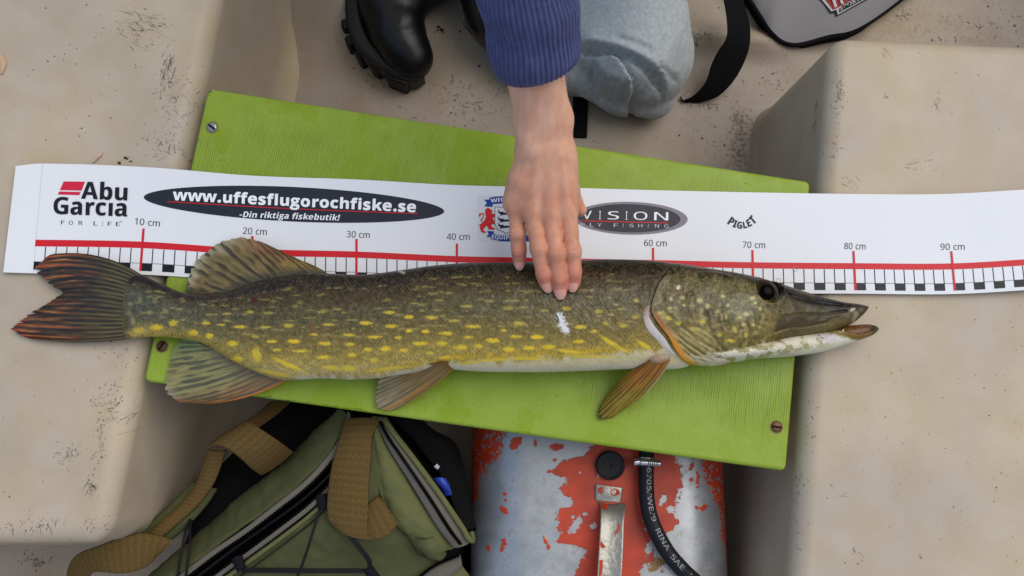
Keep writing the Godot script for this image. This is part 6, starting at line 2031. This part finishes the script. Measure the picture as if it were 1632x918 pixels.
# ---------------------------------------------------------------- the fuel tank
func build_tank() -> void:
	var t := thing("fuel_tank", "old metal fuel tank with flaking red paint over zinc, half under the green board", "fuel tank")
	var w := 736
	var h := 552
	# texture columns follow the photograph's x from 735 to 1175, rows its y from 650 to 980
	var lb := [Vector2(640, 942), Vector2(700, 942), Vector2(711, 940), Vector2(730, 923), Vector2(736, 900), Vector2(748, 884), Vector2(757, 872), Vector2(766, 898), Vector2(776, 896), Vector2(785, 888), Vector2(800, 905), Vector2(811, 907), Vector2(815, 888), Vector2(838, 886), Vector2(858, 889), Vector2(868, 884), Vector2(873, 912), Vector2(880, 926), Vector2(892, 922), Vector2(905, 918), Vector2(920, 906), Vector2(980, 880)]
	var rb := [Vector2(640, 1066), Vector2(729, 1066), Vector2(770, 1075), Vector2(790, 1070), Vector2(805, 1066), Vector2(822, 1060), Vector2(840, 1066), Vector2(858, 1040), Vector2(875, 1026), Vector2(895, 1028), Vector2(905, 1010), Vector2(980, 1000)]
	var le := [Vector2(640, 812), Vector2(695, 808), Vector2(716, 800), Vector2(737, 794), Vector2(745, 779), Vector2(760, 772), Vector2(770, 762), Vector2(800, 766), Vector2(806, 756), Vector2(830, 725), Vector2(850, 690), Vector2(980, 690)]
	var re := [Vector2(640, 1120), Vector2(735, 1108), Vector2(768, 1112), Vector2(795, 1124), Vector2(820, 1138), Vector2(845, 1141), Vector2(860, 1140), Vector2(885, 1150), Vector2(905, 1156), Vector2(980, 1160)]
	var n1 := _nimg(w, h, 0.012, 61).get_data()
	var n2 := _nimg(w, h, 0.055, 62).get_data()
	var n3 := _nimg(w, h, 0.20, 63).get_data()
	var cl := _nimg(w, h, 0.05, 64, FastNoiseLite.TYPE_CELLULAR).get_data()
	var chips := [[912, 840, 7, 15, .5], [939, 842, 6, 5, 0], [926, 823, 4, 3, .4], [909, 828, 3, 2.5, 0], [947, 762, 2.5, 3, 0], [931, 734, 2, 3, 0], [919, 758, 1.6, 1.6, 0], [1045, 800, 5, 9, .2], [1057, 816, 6, 6, 0], [1013, 804, 4, 4, 0], [1016, 832, 3, 5, 0], [1021, 847, 5, 4, 0], [1024, 874, 7, 15, .3], [1041, 890, 9, 11, .4], [923, 891, 3, 2, 0], [868, 705, 0, 0, 0]]
	var flakes := [[805, 793, 2, 3, 0], [806, 802, 2, 2, 0], [804, 817, 5, 6, -.5], [802, 873, 3.5, 8, .2], [780, 879, 2.5, 4, 0], [863, 838, 1.5, 1.5, 0], [884, 716, 9, 6, .2], [822, 709, 8, 10, .4], [852, 711, 2, 5, 0], [881, 736, 2, 2, 0], [1109, 814, 8, 4, .3], [1097, 814, 3, 3, 0], [1091, 745, 3, 7, .2], [1090, 768, 3, 3, 0], [1100, 770, 3, 10, 0], [869, 870, 3, 8, -.4]]
	var alb := PackedByteArray()
	alb.resize(w * h * 3)
	var orm := PackedByteArray()
	orm.resize(w * h * 3)
	var bmp := PackedByteArray()
	bmp.resize(w * h)
	var i := 0
	for y in h:
		var py := 650.0 + 330.0 * y / h
		var L := fx(lb, py)
		var R := fx(rb, py)
		var LE := fx(le, py)
		var RE := fx(re, py)
		var chips_here := chips.filter(func(q): return q[2] > 0.0 and absf(py - q[1]) < q[3] * 1.6 + 6.0)
		var flakes_here := flakes.filter(func(q): return absf(py - q[1]) < q[3] * 1.6 + 6.0)
		for x in w:
			var px := 735.0 + 440.0 * x / w
			var a := (n1[i] - 128) / 80.0
			var b := (n2[i] - 128) / 80.0
			var c := (n3[i] - 128) / 80.0
			var wob := 4.5 * b + 2.0 * c
			var s := minf(px - L, R - px) + wob             # > 0: red stays
			s = maxf(s, minf(LE - px + wob * 2.2 + 5.0 * a, 10.0 - 19.0 * maxf(0.0, b + 0.3 * a)))
			var edge_r := px - RE + wob * 2.0
			if px > 1060.0:
				s = maxf(s, minf(edge_r, 10.0 - 19.0 * maxf(0.0, b)))
			for q in chips_here:
				var u: float = px - q[0] + q[4] * (py - q[1])
				var v: float = py - q[1]
				if absf(u) < 22.0 and absf(v) < 24.0 and q[2] > 0.0:
					s = minf(s, (sqrt(u * u / (q[2] * q[2]) + v * v / (q[3] * q[3])) - 1.0) * minf(q[2], q[3]) + wob * 0.45)
			for q in flakes_here:
				var u: float = px - q[0] + q[4] * (py - q[1])
				var v: float = py - q[1]
				if absf(u) < 16.0 and absf(v) < 18.0:
					s = maxf(s, (1.0 - sqrt(u * u / (q[2] * q[2]) + v * v / (q[3] * q[3]))) * minf(q[2], q[3]) + wob * 0.45)
			var red := clampf(s * 1.4 + 0.5, 0, 1)
			var sp := cl[i] / 255.0
			var z := 0.0
			var spot := Vector3(160, 164, 169) + Vector3(11, 11, 11) * (a * 0.5 + 0.25 * b + (sp - 0.5) * 0.3) + Vector3(1, 1, 1) * c * 3.5
			spot = spot.lerp(Vector3(126, 116, 92), 0.25 * ss(0.75, 1.1, a - b * 0.4))
			var rust := ss(12.0, 7.0, Vector2((px - 1032) * 0.8, py - 902).length() + 5.0 * b + 3.0 * c) + 0.6 * ss(4.0, 2.0, Vector2(px - 1074, py - 747).length() + 2.0 * c) + 0.6 * ss(4.0, 2.0, Vector2(px - 1119, py - 832).length() + 2.0 * c) + 0.5 * ss(4.0, 2.0, Vector2(px - 1074, py - 762).length() + 2.0 * c)
			spot = spot.lerp(Vector3(136, 96, 44), clampf(rust, 0, 0.9))
			var paint := Vector3(184, 56, 24) + Vector3(14, 5, 3) * a + Vector3(7, 3, 2) * c
			var col := spot.lerp(paint, red)
			alb[i * 3] = clampi(int(col.x), 0, 255)
			alb[i * 3 + 1] = clampi(int(col.y), 0, 255)
			alb[i * 3 + 2] = clampi(int(col.z), 0, 255)
			orm[i * 3] = 255
			orm[i * 3 + 1] = clampi(int(255.0 * lerpf(0.42 + 0.08 * a + 0.3 * clampf(rust, 0, 1), 0.5, red)), 0, 255)
			orm[i * 3 + 2] = clampi(int(255.0 * 0.55 * (1.0 - red) * (1.0 - clampf(rust, 0, 1))), 0, 255)
			bmp[i] = clampi(int(90.0 + 90.0 * red + 5.0 * c + 5.0 * z), 0, 255)
			i += 1
	var m := ORMMaterial3D.new()
	var im := Image.create_from_data(w, h, false, Image.FORMAT_RGB8, alb)
	m.albedo_texture = ImageTexture.create_from_image(im)
	m.orm_texture = ImageTexture.create_from_image(Image.create_from_data(w, h, false, Image.FORMAT_RGB8, orm))
	var bm := Image.create_from_data(w, h, false, Image.FORMAT_L8, bmp)
	bm.convert(Image.FORMAT_RGBA8)
	bm.bump_map_to_normal_map(2.5)
	m.normal_enabled = true
	m.normal_texture = ImageTexture.create_from_image(bm)
	m.normal_scale = 0.7
	# a box with well rounded long edges, lying along the boat; its cross-section runs from side to side
	var top := -0.085
	var xl := P(750, 800, -0.13).x
	var xr := P(1158, 800, -0.13).x
	var z0 := P(950, 610, top).z
	var z1 := P(950, 1010, top).z
	var cr := 0.062
	var prof := []
	for k in 9:
		prof.append(Vector2(xl, lerpf(FLOOR + 0.006, top - cr, k / 8.0)))
	for k in range(1, 15):
		var a := k / 14.0 * PI / 2.0
		prof.append(Vector2(xl + cr * (1.0 - cos(a)), top - cr + cr * sin(a)))
	for k in range(1, 41):
		prof.append(Vector2(lerpf(xl + cr, xr - cr, k / 40.0), top))
	for k in range(1, 15):
		var a := k / 14.0 * PI / 2.0
		prof.append(Vector2(xr - cr + cr * sin(a), top - cr * (1.0 - cos(a))))
	for k in range(1, 9):
		prof.append(Vector2(xr, lerpf(top - cr, FLOOR + 0.006, k / 8.0)))
	var n := prof.size() - 1
	var rows := 60
	var shell := func(i2: int, j: int) -> Vector3:
		var p: Vector2 = prof[i2]
		var v := clampi(j - 2, 0, rows) / float(rows)
		var x := p.x
		var y := p.y
		var mid := Vector2((xl + xr) * 0.5, -0.16)
		var shrink := 1.0
		if j == 0 or j == rows + 4:
			shrink = 0.01
		elif j == 1 or j == rows + 3:
			shrink = 0.96
		x = mid.x + (x - mid.x) * shrink
		y = mid.y + (y - mid.y) * shrink
		y += 0.004 * (1.0 - pow((x - mid.x) / (xr - mid.x), 2.0)) * ss(-0.15, top, y) + 0.0006 * N(x * 500.0, v * 90.0) * ss(-0.13, top, y)
		return Vector3(x, y, lerpf(z0, z1, v) + (-0.006 if j == 0 else 0.006 if j == rows + 4 else 0.0))
	var suv := func(i2: int, j: int) -> Vector2:
		var q: Vector3 = shell.call(i2, j)
		var p: Vector2 = prof[i2]
		# unroll: column in the photograph for this place on the shell
		var d := eye.y - q.y
		var sx := 816.0 + FOC * q.x / 0.97
		var px := lerpf(750.0, 1158.0, (q.x - xl) / (xr - xl))
		var drop := maxf(0.0, top - p.y - 0.03)
		px += (-drop if p.x < 0.03 else drop) * 1500.0 * 0.4
		return Vector2((px - 735.0) / 440.0, (lerpf(610.0, 1010.0, clampi(j - 2, 0, rows) / float(rows)) - 650.0) / 330.0)
	part(t, "shell", grid(n, rows + 4, shell, false, null, suv), m)
	# filler cap
	var cc := P(973, 742, top + 0.012)
	var cp := [Vector2(0.0001, 0.0), Vector2(0.08, -0.0012), Vector2(0.12, 0.0002), Vector2(0.55, 0.0004), Vector2(0.78, 0.0), Vector2(0.84, 0.0014), Vector2(0.93, 0.0014), Vector2(0.99, 0.0002), Vector2(1.0, -0.002), Vector2(1.0, -0.014)]
	var r := 0.0153
	var cap_f := func(i2: int, j: int) -> Vector3:
		var p: Vector2 = cp[i2]
		var a := TAU * j / 64
		var rr := p.x * r * (1.0 + (0.012 * cos(32.0 * a) if i2 > 7 else 0.0))
		return cc + Vector3(cos(a) * rr, p.y, sin(a) * rr)
	part(t, "filler_cap", grid(9, 64, cap_f, true), mat(24, 25, 28, 0.55))
	# carrying handle: riveted foot and a long bent strip
	var steel := mat(158, 156, 148, 0.42, 0.7)
	bump(steel, noise_tex(0.05, 256, true, 4.0, 4, 6), 9.0, 0.35)
	var ht := top + 0.0065
	part(t, "handle_foot", ruled([Vector3(949.5, 772, ht), Vector3(949, 785, ht), Vector3(948.5, 797, ht - 0.001)], [Vector3(993, 778, ht), Vector3(992, 788, ht), Vector3(990, 800.5, ht - 0.001)], 20, 12, 0.0012, 0.0022), steel)
	for q in [[957.8, 781.5, 4.6, 5.0], [980.0, 784.5, 7.0, 5.2]]:
		var hp := []
		for k in 24:
			var a := TAU * k / 24
			hp.append(Vector2(q[0] + cos(a) * q[2] * (1.0 + 0.1 * sin(3.0 * a)), q[1] + sin(a) * q[3]))
		var cen := P(q[0], q[1], ht + 0.0014)
		var disc := func(i2: int, j: int) -> Vector3:
			var a := TAU * j / 24
			var k: float = [0.001, 0.75, 1.0, 1.12][i2]
			var e := P(q[0] + cos(a) * q[2] * k, q[1] + sin(a) * q[3] * k, ht + [0.0010, 0.0009, 0.0016, 0.0008][i2])
			return e
		part(t, "rivet_hole", grid(3, 24, disc, true), mat(182, 56, 26, 0.5))
	part(t, "handle_strip", ruled([Vector3(952.5, 799, ht - 0.001), Vector3(956.5, 803, ht + 0.003), Vector3(957.5, 812, ht + 0.010), Vector3(957, 835, ht + 0.017), Vector3(955, 870, ht + 0.021), Vector3(952, 920, ht + 0.023), Vector3(949, 985, ht + 0.02)],
		[Vector3(990.5, 801.5, ht - 0.001), Vector3(997, 804, ht + 0.003), Vector3(996, 814, ht + 0.010), Vector3(994, 836, ht + 0.017), Vector3(993, 870, ht + 0.021), Vector3(990.5, 920, ht + 0.023), Vector3(988, 985, ht + 0.02)], 70, 14, -0.0022, 0.0016), steel)
	for q in [[[Vector2(958, 803), Vector2(969, 804), Vector2(968, 812), Vector2(961, 811)]], [[Vector2(986, 834), Vector2(988, 836), Vector2(986, 848), Vector2(978, 854), Vector2(983, 845)]], [[Vector2(958, 862), Vector2(966, 872), Vector2(960, 874), Vector2(957, 869)]], [[Vector2(956, 893), Vector2(961, 892), Vector2(960, 912), Vector2(955, 925)]]]:
		var pts := PackedVector2Array(q[0])
		var tri := Geometry2D.triangulate_polygon(pts)
		var v := PackedVector3Array()
		for k in tri:
			var hh := ht + fx([Vector2(799, -0.001), Vector2(803, 0.003), Vector2(812, 0.010), Vector2(835, 0.017), Vector2(870, 0.021), Vector2(920, 0.023)], pts[k].y) + 0.0005
			v.append(P(pts[k].x, pts[k].y, hh))
		part(t, "paint_flake", up_tris(v), mat(182, 58, 26, 0.5))
	# fuel hose with its clamp and printed line
	var hpth := [Vector3(1030, 705, top + 0.014), Vector3(1030, 735, top + 0.016), Vector3(1029.5, 765, top + 0.018), Vector3(1031, 795, top + 0.020), Vector3(1036, 822, top + 0.020), Vector3(1047, 850, top + 0.019), Vector3(1064, 880, top + 0.017), Vector3(1086, 906, top + 0.013), Vector3(1112, 930, top + 0.007), Vector3(1150, 960, top + 0.004)]
	var hc := wcurve(hpth, 160)
	var hrad := 0.0082
	var hose := part(t, "fuel_hose", tube(hc, hrad, 24), bump(mat(22, 24, 28, 0.5), noise_tex(0.1, 256, true, 4.0, 3, 7), 14.0, 0.25), "black rubber fuel hose with printed white lettering")
	var run := PackedFloat32Array([0.0])
	for k in 160:
		run.append(run[k] + hc[k].distance_to(hc[k + 1]))
	var print_m := mat(150, 152, 156, 0.6)
	for q in [["6705/WE/9", 748.0, 831.0, 0.25], ["RINA", 843.0, 876.0, 0.2], ["SAE", 885.0, 906.0, 0.15], ["J", 913.0, 918.0, 0.1]]:
		var l := letters(q[0], false)
		var a0 := 0.0
		var a1 := 0.0
		for k in 161:
			var zz := P(1050, q[1], top + 0.02).z
			if hc[k].z < zz:
				a0 = run[k]
			if hc[k].z < P(1050, q[2], top + 0.02).z:
				a1 = run[k]
		var v := PackedVector3Array()
		for p in l[0]:
			var s: float = lerpf(a0, a1, (p.x - l[1]) / (l[2] - l[1]))
			var k := 0
			while k < 159 and run[k + 1] < s:
				k += 1
			var c := hc[k].lerp(hc[k + 1], (s - run[k]) / maxf(run[k + 1] - run[k], 1e-6))
			var tan := (hc[k + 1] - hc[k]).normalized()
			var side := tan.cross(Vector3.UP).normalized()
			var up := side.cross(tan).normalized()
			var ang: float = (p.y - 0.5) * 0.62 + 0.1 + q[3] - 0.1
			v.append(c + (up * cos(ang) - side * sin(ang)) * (hrad + 0.00025))
		part(hose, "lettering", up_tris(v), print_m)
	var chrome := mat(190, 192, 196, 0.22, 0.9)
	var ka := 0
	for k in 161:
		if hc[k].z < P(1030, 737, top + 0.016).z:
			ka = k
	var tan0 := (hc[ka + 1] - hc[ka]).normalized()
	var ring := PackedVector3Array([hc[ka] - tan0 * 0.0046, hc[ka] - tan0 * 0.0045, hc[ka], hc[ka] + tan0 * 0.0045, hc[ka] + tan0 * 0.0046])
	var clamp_part := part(hose, "hose_clamp", tube(ring, hrad + 0.0013, 32), chrome)
	var cq := hc[ka] + Vector3(0.002, hrad + 0.0028, 0)
	part(hose, "clamp_screw", tube(PackedVector3Array([cq + Vector3(-0.010, 0, -0.0006), cq + Vector3(-0.0095, 0, -0.0006), cq, cq + Vector3(0.0105, -0.002, 0.001), cq + Vector3(0.011, -0.002, 0.001)]), 0.0036, 16), chrome)
	part(hose, "clamp_screw_head", tube(PackedVector3Array([cq + Vector3(-0.0165, -0.0005, -0.0008), cq + Vector3(-0.016, -0.0005, -0.0008), cq + Vector3(-0.010, 0, -0.0006)]), 0.0045, 6), chrome)
	for k in 6:
		part(hose, "clamp_thread", box(cq + Vector3(-0.002 + k * 0.002, 0.0030 - k * 0.0003, -0.0025), cq + Vector3(-0.0012 + k * 0.002, 0.0041 - k * 0.0003, 0.0025)), mat(60, 60, 62, 0.4, 0.8))

# ---------------------------------------------------------------- life vest, straps, litter
func build_vest() -> void:
	var t := thing("life_vest", "grey life vest with black piping and red sports badge, on the floor beyond the bench", "life vest")
	var h := -0.224
	var out := [Vector3(1150, -70, h), Vector3(1178, -28, h), Vector3(1200, 6, h), Vector3(1215, 30, h), Vector3(1228, 50, h), Vector3(1244, 65, h - 0.004), Vector3(1262, 71, h - 0.006), Vector3(1282, 69, h - 0.005), Vector3(1320, 58, h), Vector3(1352, 52, h), Vector3(1376, 41, h), Vector3(1405, 22, h), Vector3(1438, -3, h), Vector3(1475, -30, h), Vector3(1520, -70, h)]
	var cv := wcurve(out, 120)
	var mid := P(1330, -60, h + 0.03)
	var back := wcurve([Vector3(1160, -120, h), Vector3(1330, -190, h), Vector3(1520, -120, h)], 120)
	var f := func(i: int, j: int) -> Vector3:
		var v := j / 30.0
		var p := cv[i].lerp(back[i], v)
		return p + Vector3.UP * (0.026 * pow(sin(PI * clampf(v * 1.2 + 0.02, 0, 1) * 0.5), 0.6) + 0.0016 * N(p.x * 160.0, p.z * 160.0) + 0.003 * N(p.x * 420.0 + p.z * 500.0, p.z * 120.0) * ss(0.0, 0.1, v))
	var cloth := woven(rgb(128, 126, 128), rgb(146, 144, 146), "twill", 0.8, 0.3)
	part(t, "front_panel", grid(120, 30, f, false, null, func(i, j): return Vector2(i * 0.7, j * 0.7), true), cloth)
	part(t, "side_wall", ruled_w(cv, _down(cv, FLOOR + 0.004), 4, 0.004, 0.002, 200.0), woven(rgb(10, 10, 11), rgb(24, 24, 26), "twill"))
	part(t, "piping", tube(cv, 0.0036, 12), woven(rgb(8, 8, 11), rgb(24, 24, 30), "twill", 0.75))
	# badge: a place on the front panel for a pixel
	var on := func(px: float, py: float, off: float) -> Vector3:
		var lo := h
		var best := P(px, py, h + 0.02)
		var bd := 1e9
		for k in 14:
			var hh := h + 0.002 + k * 0.002
			var q := P(px, py, hh)
			# height of the panel there: search the grid coarsely
			var i0 := 60
			var dd := 1e9
			for i in range(20, 110, 2):
				var line := seg_d(Vector2(q.x, q.z), Vector2(cv[i].x, cv[i].z), Vector2(back[i].x, back[i].z))
				if line < dd:
					dd = line
					i0 = i
			var ab := Vector2(back[i0].x - cv[i0].x, back[i0].z - cv[i0].z)
			var v := clampf(Vector2(q.x - cv[i0].x, q.z - cv[i0].z).dot(ab) / ab.length_squared(), 0, 1)
			var s: Vector3 = f.call(i0, int(v * 30.0)).lerp(f.call(i0, mini(30, int(v * 30.0) + 1)), v * 30.0 - int(v * 30.0))
			if absf(s.y - hh) < bd:
				bd = absf(s.y - hh)
				best = q
		return best + Vector3.UP * (0.0022 + off)
	var flat := func(pts: Array, off: float, m: Material, called: String) -> void:
		var pv := PackedVector2Array(pts)
		var tri := Geometry2D.triangulate_polygon(pv)
		var v := PackedVector3Array()
		for k in tri:
			v.append(on.call(pv[k].x, pv[k].y, off))
		part(t, called, up_tris(v), m)
	var ink := mat(14, 14, 18, 0.6)
	var pale := mat(176, 172, 172, 0.6)
	var red := mat(138, 22, 26, 0.6)
	flat.call([Vector2(1294, -14), Vector2(1323.5, 22.8), Vector2(1330.5, 19.8), Vector2(1331.8, 28), Vector2(1390, -4), Vector2(1400, -20)], 0.0, ink, "badge_border")
	flat.call([Vector2(1296, -14), Vector2(1324, 20), Vector2(1332, 16.6), Vector2(1334, 25), Vector2(1388, -5), Vector2(1398, -20)], 0.0004, pale, "badge_ground")
	flat.call([Vector2(1303, -14), Vector2(1326.5, 17.4), Vector2(1366, -4), Vector2(1380, -20)], 0.0008, red, "badge_field")
	flat.call([Vector2(1337, 12.5), Vector2(1335.5, 21.8), Vector2(1380, -2), Vector2(1392, -16), Vector2(1374, -8)], 0.0008, ink, "badge_band")
	var word := func(text: String, a: Vector2, b: Vector2, cap: float, lean: float, m: Material) -> void:
		var l := letters(text, true)
		var v := PackedVector3Array()
		var dir := (b - a).normalized()
		var nr := Vector2(dir.y, -dir.x)
		for p in l[0]:
			var q: Vector2 = a.lerp(b, (p.x - l[1]) / (l[2] - l[1])) + nr * p.y * cap + dir * lean * p.y * cap
			v.append(on.call(q.x, q.y, 0.0012))
		part(t, "lettering", up_tris(v), m)
	word.call("SPORTS", Vector2(1338.5, 18.6), Vector2(1374, -0.2), 6.0, 0.1, pale)
	word.call("H", Vector2(1329, 14), Vector2(1343.5, 6.5), 21.0, 0.15, mat(196, 194, 198, 0.6))
	word.call("o", Vector2(1345, 4), Vector2(1354, -2), 14.0, 0.1, mat(196, 194, 198, 0.6))
	# --- the loose black strap
	var s := thing("webbing_strap", "wide black webbing strap twisting from the vest down to the knee", "strap")
	var weba := woven(rgb(7, 7, 9), rgb(22, 22, 26), "web", 0.8, 0.8)
	part(s, "band", ruled([Vector3(1146, -30, -0.175), Vector3(1155, 5, -0.17), Vector3(1160, 40, -0.172), Vector3(1158, 62, -0.178), Vector3(1144, 84, -0.188), Vector3(1134, 105, -0.200), Vector3(1126, 130, -0.214), Vector3(1110, 150, -0.228), Vector3(1092, 160, -0.238), Vector3(1084, 154, -0.240)],
		[Vector3(1178, -30, -0.175), Vector3(1186, 5, -0.172), Vector3(1195, 40, -0.180), Vector3(1195, 70, -0.190), Vector3(1188, 95, -0.202), Vector3(1174, 122, -0.215), Vector3(1158, 142, -0.226), Vector3(1140, 156, -0.235), Vector3(1108, 164, -0.2425), Vector3(1086, 160, -0.2435)], 80, 8, 0.0, 0.0018, 260.0), weba)
	var s2 := thing("webbing_strap", "short straight black strap end on the floor between wrist and knee", "strap")
	part(s2, "band", ruled([Vector3(913, 120, -0.2425), Vector3(913, 170, -0.2425), Vector3(914, 219, -0.2425)], [Vector3(937, 120, -0.2415), Vector3(937, 170, -0.2415), Vector3(935.5, 219.5, -0.2415)], 30, 6, 0.0, 0.0018, 260.0), weba)

func _down(a: PackedVector3Array, y: float) -> PackedVector3Array:
	var o := PackedVector3Array()
	for p in a:
		o.append(Vector3(p.x, y, p.z))
	return o

func chip(called: String, label: String, pts: Array, h: float, m: Material) -> void:
	var t := thing(called, label, "debris")
	var pv := PackedVector2Array(pts)
	var mid := Vector2.ZERO
	for p in pv:
		mid += p / pv.size()
	var n := pv.size()
	var f := func(i: int, j: int) -> Vector3:
		var q := mid.lerp(pv[j % n], [0.01, 0.45, 0.8, 1.0, 1.0][i])
		return P(q.x, q.y, h + [0.0035, 0.003 + 0.0008 * N(j * 40.0, 3.0), 0.002 + 0.0008 * N(j * 70.0, 9.0), 0.001, 0.0][i])
	part(t, "flake", grid(4, n, f, true), m)

func build_litter() -> void:
	var wood := mat(196, 164, 132, 0.7)
	bump(wood, noise_tex(0.08, 256, true, 6.0, 4, 12), 40.0, 0.8)
	chip("bark_chip", "pale broken chip at the far left edge of the left bench", [Vector2(-6, 84), Vector2(3, 86), Vector2(7, 94), Vector2(11, 99), Vector2(9, 108), Vector2(5, 118), Vector2(-2, 119), Vector2(-8, 104)], 0.0005, wood)
	chip("fish_scale_flake", "thin pale flake beside the upper edge of the strip, near the logo", [Vector2(146, 259), Vector2(152, 250), Vector2(160, 243), Vector2(165, 241), Vector2(162, 248), Vector2(155, 254), Vector2(150, 259)], 0.0005, mat(206, 176, 150, 0.45))
	# crumbs of dirt
	var s := SurfaceTool.new()
	s.begin(Mesh.PRIMITIVE_TRIANGLES)
	var put := func(px: float, py: float, h: float, r: float) -> void:
		var sm := SphereMesh.new()
		sm.radius = r
		sm.height = r * 1.3
		sm.radial_segments = 7
		sm.rings = 3
		s.append_from(sm, 0, Transform3D(Basis.from_euler(Vector3(rng.randf(), rng.randf() * 6.0, rng.randf())).scaled(Vector3(rng.randf_range(0.7, 1.6), 0.8, rng.randf_range(0.7, 1.3))), P(px, py, h + r * 0.4)))
	for q in [[199, 251], [202, 253], [206, 257], [209, 257], [189, 259], [191, 260]]:
		put.call(q[0], q[1], 0.0005, rng.randf_range(0.0006, 0.0014))
	for i in 26:
		put.call(rng.randf_range(1270, 1632), rng.randf_range(480, 918), 0.0005, rng.randf_range(0.0003, 0.0007))
	for i in 40:
		put.call(rng.randf_range(0, 300), rng.randf_range(0, 250), 0.0005, rng.randf_range(0.0003, 0.0007))
	for q in [[697, 42], [699, 43], [703, 46], [705, 48], [733, 50], [764, 105]]:
		put.call(q[0], q[1], FLOOR + 0.001, rng.randf_range(0.0009, 0.0020))
	for i in 70:
		put.call(rng.randf_range(690, 1620), rng.randf_range(0, 250), FLOOR + 0.001, rng.randf_range(0.0004, 0.0011))
	var o := part(self, "dirt_crumbs", s.commit(), mat(40, 32, 26, 0.9))
	o.set_meta("kind", "stuff")
	tag(o, "small dark crumbs of dirt scattered over benches and boat floor", "dirt")
